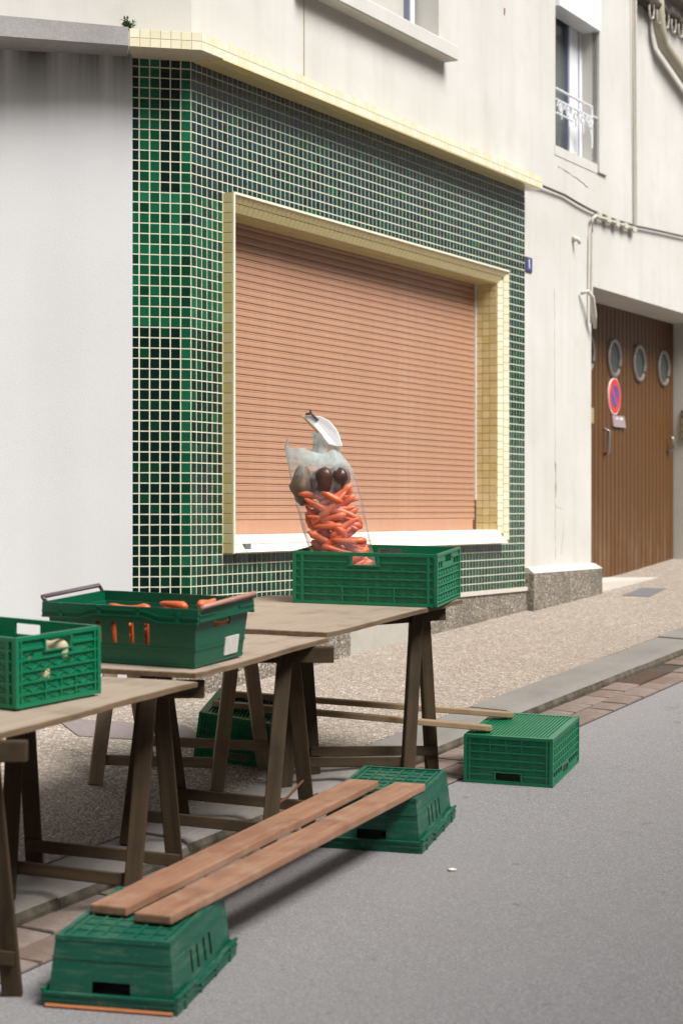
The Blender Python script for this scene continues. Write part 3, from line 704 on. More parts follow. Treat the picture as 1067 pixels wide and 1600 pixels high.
# ------------------------------------------------------------------ unseen houses added across the street, behind the camera, to block low sky
simple('grey_render', (.30, .285, .26, 1), .9, .15, 3, .2); simple('slate', (.07, .072, .08, 1), .7, .2, 8)
for hi_, (s0, s1, hh, lb) in enumerate(((-5.5, 2.2, 10.0, 'added unseen grey rendered house across the street with white windows, blocking low sky'), (2.25, 19.0, 9.6, 'added unseen grey rendered house beside the taller one, blocking low sky'))):
    X, Y = xy(4.0, s0); Mh = axes((ES.x, ES.y, 0), (EO.x, EO.y, 0), (X, Y, road(Y) - .6)) if False else Matrix.Translation((X, Y, road(Y) - .6)) @ Matrix.Rotation(math.atan2(ES.y, ES.x), 4, 'Z')
    hr = tag(empty('house', Mh), lb, 'house'); L = s1 - s0
    MB().box(0, L, -4.5, 0, 0, hh).build('wall', 'grey_render', hr)
    MB().prism([(-.1, -4.7, hh), (L + .0, -4.7, hh), (L + .0, .25, hh), (-.1, .25, hh)], [(-.1, -2.4, hh + 1.4), (L + .0, -2.4, hh + 1.4), (L + .0, -2.1, hh + 1.4), (-.1, -2.1, hh + 1.4)]).build('roof', 'slate', hr)
    for q in range(int(L / 2.4)):
        for zz in (1.9, 4.6, 7.2):
            u = .9 + q * 2.3; wd = MB().box(u, u + 1.0, -.05, .012, zz, zz + 1.35).build('window', 'glass', hr)
            mb = MB(); mb.box(u - .05, u, .0, .03, zz - .05, zz + 1.4); mb.box(u + 1.0, u + 1.05, .0, .03, zz - .05, zz + 1.4); mb.box(u, u + 1.0, .0, .03, zz + 1.35, zz + 1.4); mb.box(u, u + 1.0, .0, .03, zz - .05, zz); mb.box(u + .47, u + .53, .012, .03, zz, zz + 1.35); mb.build('frame', 'white_paint', wd)
# weeds
def weed(base, n, h, label, spread=.05):
    r = tag(empty('weed', Matrix.Translation(base)), label, 'plant'); mb = MB(); lv = MB()
    for i in range(n):
        a = random.uniform(0, 6.28); L = h * random.uniform(.5, 1.0); tip = Vector((math.cos(a) * spread * random.random(), math.sin(a) * spread * random.random(), L))
        mb.tube([(0, 0, -.01), tip * .5 + Vector((0, 0, .005)), tip], .0015, 4)
        for j in range(7):
            t = random.uniform(.25, 1); c = tip * t; d = Vector((random.gauss(0, 1), random.gauss(0, 1), random.uniform(0, 1))).normalized(); s_ = d.cross(Vector((0, 0, 1))).normalized()
            l_ = random.uniform(.012, .024); b = len(lv.v)
            lv.v += [tuple(c), tuple(c + d * l_ * .5 + s_ * l_ * .25), tuple(c + d * l_), tuple(c + d * l_ * .5 - s_ * l_ * .25)]; lv.f.append((b, b + 1, b + 2, b + 3)); lv.m.append(0)
    mb.build('stem', 'leaf_green', r); lv.build('foliage', 'leaf_green', r)
random.seed(4)
weed((-1.0, 9.34, 3.672), 22, .055, 'small green weed sprouting on the coping beside the cream cornice')
weed((-1.05, 9.42, ground(-1.05, 9.42)), 18, .06, 'low green weed growing at the foot of the white wall', .12)

# ------------------------------------------------------------------ signs
sg = tag(empty('no_parking_sign', HM @ Matrix.Translation((7.247, gw, 2.362))), 'round red and blue no parking sign fixed to the brown garage door', 'sign')
def disc(r, y0, y1, name, mat, n=40):
    P = [(r * math.cos(2 * math.pi * q / n), r * math.sin(2 * math.pi * q / n)) for q in range(n)]
    return MB().prism([(x, y0, z) for x, z in P], [(x, y1, z) for x, z in P]).build(name, mat, sg)
disc(.150, .0, -.010, 'rim', 'sign_white'); disc(.141, -.010, -.0125, 'red_ring', 'sign_red'); 
n = 24; dd = .017                                             # two blue segments either side of the diagonal bar
for s_ in (1, -1):
    P = []
    for q in range(n + 1):
        a_ = R(-45) + math.asin(dd / .092) + (math.pi - 2 * math.asin(dd / .092)) * q / n
        P.append((s_ * .092 * math.cos(a_), s_ * .092 * math.sin(a_)))
    MB().prism([(x, -.0125, z) for x, z in P], [(x, -.0145, z) for x, z in P]).build('blue_field', 'sign_blue', sg)
pl = tag(empty('door_plate', HM @ Matrix.Translation((7.35, gw, 2.163))), 'small dull metal plate with pale lettering under the no parking sign', 'plate')
MB().prism([(-.15, 0, -.04), (-.15, -.02, -.05), (.15, -.02, -.05), (.15, 0, -.04)], [(-.15, 0, .045), (-.15, -.006, .045), (.15, -.006, .045), (.15, 0, .045)]).build('plate', 'plate_mauve', pl)
def text(body, size, mat, parent, M, name='lettering', depth=.0012, bold=False):
    cu = bpy.data.curves.new(name, 'FONT'); cu.body = body; cu.size = size; cu.align_x = 'CENTER'; cu.align_y = 'CENTER'; cu.extrude = depth
    if bold: cu.offset = size * .03
    ob = bpy.data.objects.new(name, cu); COL.objects.link(ob)
    dg = bpy.context.evaluated_depsgraph_get(); me = bpy.data.meshes.new_from_object(ob.evaluated_get(dg)); bpy.data.objects.remove(ob)
    me.materials.clear(); me.materials.append(MATS[mat]); return link(name, me, parent, M)
for (x0, x1) in ((-.075, -.055), (-.045, -.025), (.02, .085)): MB().box(x0, x1, -.0125, -.008, .012, .028).build('mark', 'sign_white', pl)
nb_ = tag(empty('house_number', HM @ Matrix.Translation((4.425, .012, 3.10))), 'small blue house number plate reading 1 beside the green mosaic', 'sign')
MB().box(-.062, .062, -.008, 0, -.05, .05).build('plate', 'rust', nb_); MB().box(-.056, .056, -.010, -.008, -.044, .044).build('enamel', 'number_blue', nb_)
text('1', .085, 'sign_white', nb_, Matrix.Translation((0, -.0105, 0)) @ Matrix.Rotation(R(90), 4, 'X'), 'numeral', bold=True)

# ------------------------------------------------------------------ trestles and table boards
def trestle(label, Ln, Lf, Rn, Rf, ztL, ztR, mat='trestle_dark', extL=.1, extR=.13, rod=False):
    P = [Vector((x, y, ground(x, y) - .003)) for x, y in (Ln, Lf, Rn, Rf)]
    cL = (P[0] + P[1]) / 2; cR = (P[2] + P[3]) / 2; o = (cL + cR) / 2
    r = tag(empty('trestle', Matrix.Translation(o)), label, 'trestle', 'wooden trestles under the market tables')
    tL = Vector((cL.x, cL.y, ztL)); tR = Vector((cR.x, cR.y, ztR)); d = (tR - tL).normalized()
    bar('beam', tL - d * extL - o - Vector((0, 0, .03)), tR + d * extR - o - Vector((0, 0, .03)), .046, .06, mat, r)
    side = Vector((-d.y, d.x, 0)).normalized()
    if (P[1] - P[0]).dot(side) < 0: side = -side
    legs = []
    for f_, t_, sg_, op in ((P[0], tL, -1, P[1]), (P[1], tL, 1, P[0]), (P[2], tR, -1, P[3]), (P[3], tR, 1, P[2])):
        sd_ = Vector((f_.x - op.x, f_.y - op.y, 0)).normalized() * sg_
        tp = t_ + sd_ * .037 * sg_ - Vector((0, 0, .008)); legs.append((f_, tp))
        bar('leg', tp - o, f_ - o, .058, .03, mat, r, up=side)
    for i, j, sg_ in ((0, 2, -1), (1, 3, 1)):
        a = legs[i][0].lerp(legs[i][1], .15); b_ = legs[j][0].lerp(legs[j][1], .16)
        off = side * .020 * -sg_
        bar('rail', a + off - o, b_ + off - o, .042, .018, mat, r, up=side, ext=.02)
    if rod:
        a = legs[2][0].lerp(legs[2][1], .26); b_ = legs[3][0].lerp(legs[3][1], .30)
        MB().tube([a - o, (a + b_) / 2 - o - Vector((0, 0, .012)), b_ - o], .005, 6).build('stay', 'rust', r)
    return r
zt = lambda Y, h: .08 * Y - .448 + h
B = .018
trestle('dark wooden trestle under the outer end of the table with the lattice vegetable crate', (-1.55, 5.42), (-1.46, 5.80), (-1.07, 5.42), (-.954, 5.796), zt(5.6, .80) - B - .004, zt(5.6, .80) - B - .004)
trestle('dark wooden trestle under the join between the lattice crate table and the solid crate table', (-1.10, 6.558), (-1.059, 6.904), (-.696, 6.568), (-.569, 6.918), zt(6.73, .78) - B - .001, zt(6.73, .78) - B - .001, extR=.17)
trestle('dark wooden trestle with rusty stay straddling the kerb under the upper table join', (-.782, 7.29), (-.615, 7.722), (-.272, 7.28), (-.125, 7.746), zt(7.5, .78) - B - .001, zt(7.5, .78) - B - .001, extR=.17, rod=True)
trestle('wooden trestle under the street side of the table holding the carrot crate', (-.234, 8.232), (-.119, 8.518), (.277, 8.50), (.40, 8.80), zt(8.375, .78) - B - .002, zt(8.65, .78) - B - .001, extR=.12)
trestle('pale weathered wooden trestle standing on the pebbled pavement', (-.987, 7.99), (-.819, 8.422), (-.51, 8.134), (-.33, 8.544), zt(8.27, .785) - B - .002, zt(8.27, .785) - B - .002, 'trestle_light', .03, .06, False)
def board(label, nr, fr, wn, wf, hn, hf, seed):
    random.seed(seed)
    a = Vector((*nr, zt(nr[1], hn))); b_ = Vector((*fr, zt(fr[1], hf))); c_ = Vector((fr[0] + wf[0], fr[1] + wf[1], 0)); d_ = Vector((nr[0] + wn[0], nr[1] + wn[1], 0))
    ex = (b_ - a).normalized(); e2 = Vector((wn[0], wn[1], 0)); e2.z = .08 * wn[1]
    # plane through a,b and a cross slope that follows the street
    M = axes(ex, e2, a); MI = M.inverted(); nz_ = ex.cross(e2).normalized()
    def onpl(p): p.z = a.z - (nz_.x * (p.x - a.x) + nz_.y * (p.y - a.y)) / nz_.z; return p
    C = [MI @ q for q in (a, b_, onpl(c_), onpl(d_))]; ring_ = []
    for i in range(4):
        p, q = C[i], C[(i + 1) % 4]; n = max(4, int((q - p).length / .06))
        for j in range(n):
            t = j / n; w_ = (p + (q - p) * t); e = .0035 if 0 < j else .0
            dn = Vector(((q - p).y, -(q - p).x, 0)).normalized()
            ring_.append(w_ + dn * random.uniform(-e, e * .3) + (dn * -.012 if j == 0 else Vector()))
    mb = MB(); n = len(ring_); mid = sum(ring_, Vector()) / n; zt_ = lambda p: .0015 * math.sin(7 * p.x + seed) 
    lo = [(p.x, p.y, -B + zt_(p)) for p in ring_]; hi = [(p.x, p.y, zt_(p) - .002) for p in ring_]; inn = [(p.x + (mid.x - p.x) * .012, p.y + (mid.y - p.y) * .012, zt_(p)) for p in ring_]
    b0 = len(mb.v); mb.v += lo + hi + inn
    for i in range(n):
        j = (i + 1) % n; mb.f += [(i, j, n + j, n + i), (n + i, n + j, 2 * n + j, 2 * n + i)]; mb.m += [1, 1]
    mb.f += [tuple(2 * n + i for i in range(n)), tuple(reversed(range(n)))]; mb.m += [0, 1]
    o = mb.build('table_board', ['table_board', 'board_edge'], None, M); return tag(o, label, 'table')
board('worn plywood table top carrying the lattice vegetable crate', (-1.06, 5.40), (-.471, 6.61), (-.80, .25), (-.80, .25), .80, .78, 1)
board('worn plywood table top carrying the solid dark green carrot crate', (-.475, 6.63), (-.045, 7.62), (-.80, .25), (-.80, .25), .80, .78, 2)
board('worn plywood table top carrying the crate with the bag of carrots', (-.045, 7.60), (.535, 8.80), (-.80, .25), (-.865, .15), .80, .78, 3)

# ------------------------------------------------------------------ crates
class Pan:
    """a wall panel: corners bl, br, tr, tl and outward normal; coordinates a (0..1 across) and b (0..1 up)"""
    def __init__(self, mb, bl, br, tr, tl, out):
        self.mb = mb; self.c = [Vector(p) for p in (bl, br, tr, tl)]; n = (self.c[1] - self.c[0]).cross(self.c[3] - self.c[0]).normalized()
        self.n = n if n.dot(Vector(out)) > 0 else -n
    def P(self, a, b, d=0):
        bl, br, tr, tl = self.c; return (bl.lerp(br, a)).lerp(tl.lerp(tr, a), b) + self.n * d
    def slab(self, a0, a1, b0, b1, d0, d1):
        self.mb.hexa([self.P(a0, b0, d0), self.P(a1, b0, d0), self.P(a1, b1, d0), self.P(a0, b1, d0), self.P(a0, b0, d1), self.P(a1, b0, d1), self.P(a1, b1, d1), self.P(a0, b1, d1)])
    def panel(self, holes, d0, d1):
        A_ = sorted({0, 1, *[h[0] for h in holes], *[h[1] for h in holes]}); B_ = sorted({0, 1, *[h[2] for h in holes], *[h[3] for h in holes]})
        for i in range(len(A_) - 1):
            run = None
            for j in range(len(B_) - 1):
                ca, cb_ = (A_[i] + A_[i + 1]) / 2, (B_[j] + B_[j + 1]) / 2
                solid = not any(h[0] < ca < h[1] and h[2] < cb_ < h[3] for h in holes)
                if solid and run is None: run = B_[j]
                if (not solid) and run is not None: self.slab(A_[i], A_[i + 1], run, B_[j], d0, d1); run = None
            if run is not None: self.slab(A_[i], A_[i + 1], run, 1, d0, d1)
    def diag(self, a0, b0, a1, b1, w_, d0, d1):
        p, q = self.P(a0, b0), self.P(a1, b1); t = (q - p).normalized(); s_ = self.n.cross(t) * w_
        self.mb.hexa([p - s_ + self.n * d0, q - s_ + self.n * d0, q + s_ + self.n * d0, p + s_ + self.n * d0, p - s_ + self.n * d1, q - s_ + self.n * d1, q + s_ + self.n * d1, p + s_ + self.n * d1])
def crate_walls(W, L):                                        # (a-axis start, end, outward)
    return [((-W / 2, -L / 2), (W / 2, -L / 2), (0, -1, 0)), ((W / 2, -L / 2), (W / 2, L / 2), (1, 0, 0)), ((W / 2, L / 2), (-W / 2, L / 2), (0, 1, 0)), ((-W / 2, L / 2), (-W / 2, -L / 2), (-1, 0, 0))]
def folding_crate(root, W, L, H, style, mat='crate_green', handles=True, extra=()):
    """style: per wall 'x' = ribbed opaque with lattice, 'g' = open grid"""
    base = MB(); base.box(-W / 2 + .004, W / 2 - .004, -L / 2 + .004, L / 2 - .004, .010, .015)
    nr_ = int(W / .0165)
    for i in range(nr_): x = -W / 2 + .026 + i * (W - .052) / (nr_ - 1); base.box(x - .0038, x + .0038, -L / 2 + .024, L / 2 - .024, .0015, .010)
    for s_ in (-1, 1): base.box(-W / 2 + .004, W / 2 - .004, s_ * (L / 2 - .016) - .008, s_ * (L / 2 - .016) + .008, .0, .010)
    for s_ in (-1, 1): base.box(s_ * (W / 2 - .014) - .007, s_ * (W / 2 - .014) + .007, -L / 2 + .024, L / 2 - .024, .001, .0098)
    base.build('base', mat, root)
    for k_, ((x0, y0), (x1, y1), out) in enumerate(crate_walls(W, L)):
        mb = MB(); pn = Pan(mb, (x0, y0, .0), (x1, y1, .0), (x1, y1, H), (x0, y0, H), out); ln_ = math.hypot(x1 - x0, y1 - y0)
        sl_ = (.5 - .055 / ln_, .5 + .055 / ln_, .765, .93) if handles else None
        if style[k_] == 'x':
            holes = [sl_] if sl_ else []
            if k_ in (0, 1) and extra: holes = holes + list(extra)
            pn.panel(holes, -.010, -.0075)
            if sl_:
                for bb0, bb1 in ((.74, .765), (.93, .95)): pn.slab(sl_[0] - .03, sl_[1] + .03, bb0, bb1, -.0075, .0)
                for aa in (sl_[0] - .02, sl_[1]): pn.slab(aa, aa + .02, .765, .93, -.0075, -.0005)
            rows = [.0, .17, .33, .49, .65, .80, .94]
            for b_ in rows:
                h_ = .03 if b_ not in (0, .94) else .06
                if sl_ and .75 < b_ < .9:
                    pn.slab(0.03, sl_[0] - .03, b_, b_ + h_, -.0075, -.0008); pn.slab(sl_[1] + .03, .97, b_, b_ + h_, -.0075, -.0008)
                else: pn.slab(0, 1, b_, min(1, b_ + h_), -.0075, 0 if b_ in (0, .94) else -.0008)
            nx = max(5, int(ln_ / .062))
            for i in range(nx):
                a0 = .06 + i * .88 / nx; a1 = .06 + (i + 1) * .88 / nx
                for j in range(5):
                    if sl_ and j == 4 and not (a1 < sl_[0] - .03 or a0 > sl_[1] + .03): continue
                    b0_, b1_ = rows[j] + (.06 if j == 0 else .03), rows[j + 1]
                    pn.diag(a0, b0_, a1, b1_, .0012, -.0075, -.004); pn.diag(a0, b1_, a1, b0_, .0012, -.0075, -.0045)
            for a in (.0, .055, .93, .975): pn.slab(a, a + .02, .06, .94, -.0075, -.0004)
            for a in (.34, .52, .70): pn.slab(a, a + .012, .06, .33, -.0075, -.001)
        else:
            nc = max(6, int(ln_ / .052)); holes = []
            for i in range(nc):
                for j in range(5):
                    a0 = .05 + i * .90 / nc + .012 * .5 / ln_ * .5; a1 = .05 + (i + 1) * .90 / nc - .009 / ln_
                    b0_, b1_ = .10 + j * .155, .10 + j * .155 + .125
                    if sl_ and j == 4 and a1 > sl_[0] - .02 and a0 < sl_[1] + .02: continue
                    holes.append((round(a0, 4), round(a1, 4), round(b0_, 4), round(b1_, 4)))
            if sl_: holes.append(tuple(round(q, 4) for q in (sl_[0], sl_[1], .79, .93)))
            pn.panel(holes, -.010, -.004)
            for j in range(6): pn.slab(.02, .98, .07 + j * .155, .098 + j * .155, -.004, 0) if j < 5 or not sl_ else (pn.slab(.02, sl_[0] - .02, .845, .87, -.004, 0), pn.slab(sl_[1] + .02, .98, .845, .87, -.004, 0))
            pn.slab(0, 1, 0, .045, -.004, .001); pn.slab(0, 1, .955, 1.0, -.004, .002)
            for i in range(nc):
                a0 = .05 + i * .90 / nc; a1 = a0 + .9 / nc
                for j in range(4): pn.diag(a0, .10 + j * .155, a1, .225 + j * .155, .0013, -.007, -.003)
        mb.build('side_wall', mat, root)
    for sx in (-1, 1):
        for sy in (-1, 1): MB().box(sx * (W / 2 - .006) - .0075, sx * (W / 2 - .006) + .0075, sy * (L / 2 - .006) - .0075, sy * (L / 2 - .006) + .0075, .002, H - .001).build('corner_post', mat, root)
def tapered_crate(root, W, L, H, mat, ins=.032, fill=False):
    """nesting crate: rim W x L at the top, base smaller; slots in the long sides, grips in the short ones"""
    w2, l2 = W - 2 * ins, L - 2 * ins; rh = .040; zt_ = H - rh
    wr, lr = W - .030, L - .030
    base = MB(); base.box(-w2 / 2 + .003, w2 / 2 - .003, -l2 / 2 + .003, l2 / 2 - .003, .008, .012)
    for i in range(9): y = -l2 / 2 + .03 + i * (l2 - .06) / 8; base.box(-w2 / 2 + .02, w2 / 2 - .02, y - .005, y + .005, .0045, .008)
    for i in range(7): x = -w2 / 2 + .03 + i * (w2 - .06) / 6; base.box(x - .004, x + .004, -l2 / 2 + .02, l2 / 2 - .02, .003, .008)
    for s_ in (-1, 1):
        base.box(-w2 / 2, w2 / 2, s_ * (l2 / 2 - .008) - .008, s_ * (l2 / 2 - .008) + .008, 0, .012); base.box(s_ * (w2 / 2 - .008) - .008, s_ * (w2 / 2 - .008) + .008, -l2 / 2 + .016, l2 / 2 - .016, 0, .012)
    base.build('base', mat, root)
    lo = crate_walls(w2, l2); hi = crate_walls(wr, lr)
    for k_ in range(4):
        (x0, y0), (x1, y1), out = lo[k_]; (X0, Y0), (X1, Y1), _ = hi[k_]
        mb = MB(); pn = Pan(mb, (x0, y0, .004), (x1, y1, .004), (X1, Y1, zt_ + .004), (X0, Y0, zt_ + .004), out); long_ = k_ % 2 == 1
        holes = []
        if long_:
            for a in (.34, .445, .565, .67): holes.append((a - .017, a + .017, .42, .86))
        else: holes.append((.345, .655, .75, .965))
        pn.panel(holes, -.0045, 0)
        for b_ in (.0, .33): pn.slab(0, 1, b_, b_ + .05, 0, .0025)
        mb.build('side_wall', mat, root)
    rim = MB()
    for k_, ((x0, y0), (x1, y1), out) in enumerate(crate_walls(W, L)):
        long_ = k_ % 2 == 1; n = 36; d = Vector((x1 - x0, y1 - y0, 0)); o_ = Vector(out); p0 = Vector((x0, y0, 0)); tk = .007
        ln_ = d.length
        for i in range(n):
            pts = []
            for t in (i / n, (i + 1) / n):
                wv = (.016 * max(0, min(1, (abs(t - .5) - .16) / .09)) if long_ else 0)
                zlo = zt_ - .004 - (wv - .008 if long_ else 0); pts.append((t, zlo))
            (t0, za), (t1, zb_) = pts
            c0 = p0 + d * t0; c1 = p0 + d * t1
            if i == 0: c0 = c0 + d.normalized() * tk if not long_ else c0
            if i == n - 1: c1 = c1 - d.normalized() * tk if not long_ else c1
            rim.hexa([c0 - o_ * tk + Vector((0, 0, za)), c1 - o_ * tk + Vector((0, 0, zb_)), c1 + Vector((0, 0, zb_)), c0 + Vector((0, 0, za)), c0 - o_ * tk + Vector((0, 0, H)), c1 - o_ * tk + Vector((0, 0, H)), c1 + Vector((0, 0, H)), c0 + Vector((0, 0, H))])
            for q_, (h0, h1, pr) in enumerate(((0, .006, .005), (.019, .025, .004))):   # two lips
                if not long_ and q_ == 1 and .3 < t0 < .7: continue
                z0a, z0b = za + h0, zb_ + h0; z1a, z1b = za + h1, zb_ + h1
                rim.hexa([c0 + Vector((0, 0, z0a)), c1 + Vector((0, 0, z0b)), c1 + o_ * pr + Vector((0, 0, z0b)), c0 + o_ * pr + Vector((0, 0, z0a)), c0 + Vector((0, 0, z1a)), c1 + Vector((0, 0, z1b)), c1 + o_ * pr + Vector((0, 0, z1b)), c0 + o_ * pr + Vector((0, 0, z1a))])
            if i % 9 == 4 and long_: rim.hexa([c0 + Vector((0, 0, za)), c1 + Vector((0, 0, zb_)), c1 + o_ * .004 + Vector((0, 0, zb_)), c0 + o_ * .004 + Vector((0, 0, za)), c0 + Vector((0, 0, H)), c1 + Vector((0, 0, H)), c1 + o_ * .004 + Vector((0, 0, H)), c0 + o_ * .004 + Vector((0, 0, H))])
        # ledge joining wall top to rim
        (X0, Y0), (X1, Y1), _ = hi[k_]
        for t0_, t1_ in ((0, .36), (.64, 1)) if not long_ else ((0, 1),):
            e = [Vector((X0, Y0, zt_)).lerp(Vector((X1, Y1, zt_)), t) for t in (t0_, t1_)]; f_ = [Vector((x0, y0, zt_)).lerp(Vector((x1, y1, zt_)), t) for t in (t0_, t1_)]
            rim.hexa([e[0] - o_ * .004, e[1] - o_ * .004, f_[1] - o_ * .002, f_[0] - o_ * .002] + [p + Vector((0, 0, .004)) for p in (e[0] - o_ * .004, e[1] - o_ * .004, f_[1] - o_ * .002, f_[0] - o_ * .002)])
    rim.build('rim', mat, root)
def slope_frame(X, Y, th, gx, gy, z):
    c_, s_ = math.cos(R(th)), math.sin(R(th)); return axes((c_, s_, gx * c_ + gy * s_), (-s_, c_, -gx * s_ + gy * c_), (X, Y, z))
def ggrad(X, Y): e = .1; return (ground(X + e, Y) - ground(X - e, Y)) / (2 * e), (ground(X, Y + e) - ground(X, Y - e)) / (2 * e)
FLIP = Matrix.Rotation(math.pi, 4, 'Y')
HC = .20
# bench crates (turned upside down on the road)
MF = slope_frame(-.59, 5.945, -13, 0, .08, road(5.945) + .001)
r = tag(empty('tapered_crate', MF), 'scuffed upturned green crate with orange bar under the near ends of reddish planks', 'crate', 'upturned crates carrying plank benches')
c1 = empty('x'); bpy.data.objects.remove(c1)
def flipped(M, H): return M @ Matrix.Translation((0, 0, H)) @ FLIP
r.matrix_local = flipped(MF, HC); tapered_crate(r, .405, .60, HC, 'crate_green_scuffed')
MB().tube([(-.19, -.305, HC - .006), (.19, -.305, HC - .006)], .0058, 6).build('bale_arm', 'bale_arm_orange', r)
M2 = slope_frame(.185, 7.765, -15, 0, .08, road(7.765) + .001)
r = tag(empty('tapered_crate', flipped(M2, HC)), 'upturned green crate under the far ends of the reddish planks', 'crate', 'upturned crates carrying plank benches'); tapered_crate(r, .40, .60, HC, 'crate_green_scuffed')
M3 = slope_frame(.806, 8.885, -18, 0, .08, road(8.885) + .001)
r = tag(empty('lattice_crate', flipped(M3, .21)), 'clean bright green upturned lattice crate standing on the asphalt by the gutter', 'crate', 'upturned crates carrying plank benches'); folding_crate(r, .39, .575, .21, 'xgxg')
g4 = ggrad(-.44, 8.76)
M4 = slope_frame(-.425, 8.775, -6, *g4, ground(-.425, 8.775) + .001)
r = tag(empty('lattice_crate', flipped(M4, .20)), 'green upturned lattice crate on the pebbled pavement behind the trestles', 'crate', 'upturned crates carrying plank benches'); folding_crate(r, .365, .47, .20, 'xgxg')
# planks
def plank(label, p, q, wid, thk, mat, name, group, bev=.006, shave=0):
    p = Vector(p); q = Vector(q); L = (q - p).length; d = (q - p) / L; y = Vector((0, 0, 1)).cross(d); M = axes(d, y, p)
    mb = MB(); n = 10; pts = []
    if shave:
        P = [(0, -wid * .32), (shave, -wid / 2), (L - shave, -wid / 2), (L, -wid * .32), (L, wid * .32), (L - shave, wid / 2), (shave, wid / 2), (0, wid * .32)]
        mb.prism([(x, yy, -thk / 2) for x, yy in P], [(x, yy, thk / 2) for x, yy in P])
    else: mb.box(0, L, -wid / 2, wid / 2, -thk / 2, thk / 2)
    me = mb.mesh(name, mat); bevel_mesh(me, bev, 2); return tag(link(name, me, None, M), label, 'plank', group)
zq = lambda Y: road(Y) + HC + .0165
plank('long reddish plank lying next to the trestles across two upturned crates', (-.690, 5.905, zq(5.905)), (.086, 7.65, zq(7.65)), .125, .028, 'plank_red', 'plank', 'reddish bench planks')
plank('long reddish plank on the road side of the bench across two upturned crates', (-.551, 5.815, zq(5.815)), (.262, 7.595, zq(7.595)), .125, .028, 'plank_red', 'plank', 'reddish bench planks')
def topz(M, H, X, Y):                                          # height of an upturned crate's top above X, Y
    p = M @ Vector((0, 0, H)); nrm = M.to_3x3() @ Vector((0, 0, 1)); return p.z - (nrm.x * (X - p.x) + nrm.y * (Y - p.y)) / nrm.z
for (a, b_, lab) in (((-.515, 8.86), (.775, 9.04), 'narrow pale batten along the wall side of the low bench between lattice crates'), ((-.56, 8.66), (.655, 8.72), 'narrow pale batten along the road side of the low bench between lattice crates')):
    plank(lab, (*a, topz(M4, .20, *a) + .0135), (*b_, topz(M3, .21, *b_) + .0135), .075, .024, 'batten', 'batten', 'pale battens', .004, .03)

# crates on the tables
def tabz(Y, t): return zt(Y, .80 - .02 * t)
M7 = slope_frame(-1.117, 6.29, 55.6 - 90 + 90, 0, .062, 0)
def on_table(cx_, cy_, th, z): return slope_frame(cx_, cy_, th, 0, .066, z)
# lattice crate: short (right) side runs along (.564,.826)
ex7 = (.564, .826); ey7 = (-.826, .564)
c7 = (-.972 + ex7[0] * .19 + ey7[0] * .30, 5.97 + ex7[1] * .19 + ey7[1] * .30)
M7 = on_table(c7[0], c7[1], math.degrees(math.atan2(ex7[1], ex7[0])), tabz(c7[1], .45) + .003)
crate7 = tag(empty('lattice_crate', M7), 'green lattice vegetable crate standing open on the table, pale vegetables inside', 'crate'); folding_crate(crate7, .38, .60, .215, 'xxxx', extra=((.30, .42, .36, .49), (.16, .22, .68, .78), (.60, .66, .53, .63)))
# solid crate: short (right) side along (.406,.914)
ex6 = (.914, -.406); ey6 = (.406, .914)
c6 = (-.478 - ex6[0] * .30 + ey6[0] * .195, 6.70 - ex6[1] * .30 + ey6[1] * .195)
th6 = math.degrees(math.atan2(ey6[1], ey6[0]))
M6 = on_table(c6[0], c6[1], th6 - 90 + 90, tabz(c6[1], .35) + .004)
crate6 = tag(empty('tapered_crate', M6), 'solid dark green crate with slotted sides and swing bars, holding carrots', 'crate')
tapered_crate(crate6, .42, .61, .205, 'crate_green_dark')
# its local x runs along the short side (away), local y along -ex6 (towards the wall)
MB().tube([(-.19, -.300, .200), (-.19, -.316, .213), (.19, -.316, .222), (.19, -.300, .200)], .0085, 8).build('bale_arm', 'bale_arm_pink', crate6, smooth=True)
MB().tube([(-.19, .300, .200), (-.19, .316, .220), (.19, .316, .224), (.19, .300, .200)], .008, 8).build('bale_arm', 'bale_arm_dark', crate6, smooth=True)
lab = MB(); pn = Pan(lab, (-.188, -.273, .0), (.188, -.273, .0), (.205, -.29, .165), (-.205, -.29, .165), (0, -1, 0)); pn.slab(.58, .84, .12, .50, -.001, .0042); lab.build('paper_label', 'paper_label', crate6)
# lattice crate with the carrot bag
ex5 = Vector((.631, -.19)).normalized(); c5 = (-.207 + .631 / 2 + .19 * .19 / .66, 8.65 - .19 / 2 + .20)
c5 = (.158, 8.735)
M5 = on_table(c5[0], c5[1], math.degrees(math.atan2(ex5.y, ex5.x)), tabz(c5[1], .95) + .003)
crate5 = tag(empty('lattice_crate', M5), 'bright green lattice crate with low front on the table, clear bag of carrots in it', 'crate'); folding_crate(crate5, .64, .42, .225, 'xgxg')

# ------------------------------------------------------------------ vegetables
def carrot_mesh(L, r, seed):
    random.seed(seed); mb = MB(); n = 9; pts = []; rs = []; bx, by = random.uniform(-.012, .012), random.uniform(-.012, .012)
    for i in range(n):
        t = i / (n - 1); pts.append((t * L, bx * math.sin(t * 3.1), by * math.sin(t * 3.1))); rs.append(r * (.45 if i == 0 else (1 - .62 * t ** 1.3) * (.35 if i == n - 1 else 1)))
    mb.tube(pts, rs, 8); return mb.mesh('carrot', 'carrot_skin', True)
CM = [carrot_mesh(random.uniform(.13, .18), random.uniform(.018, .0225), i) for i in range(6)]
random.seed(33)
def put_carrot(p, d, label, group):
    d = Vector(d).normalized(); M = axes(d, d.cross(Vector((.3, .2, .9))), p)
    return tag(link('carrot', random.choice(CM), None, M), label, 'carrot', group)
bag_c = lambda z: -.012 - (z - 1.25) * .26 + .012            # the bag leans towards the left
by_ = 8.70
zf = c5 and (M5 @ Vector((0, 0, .015))).z
lev = 0; z = zf + .03
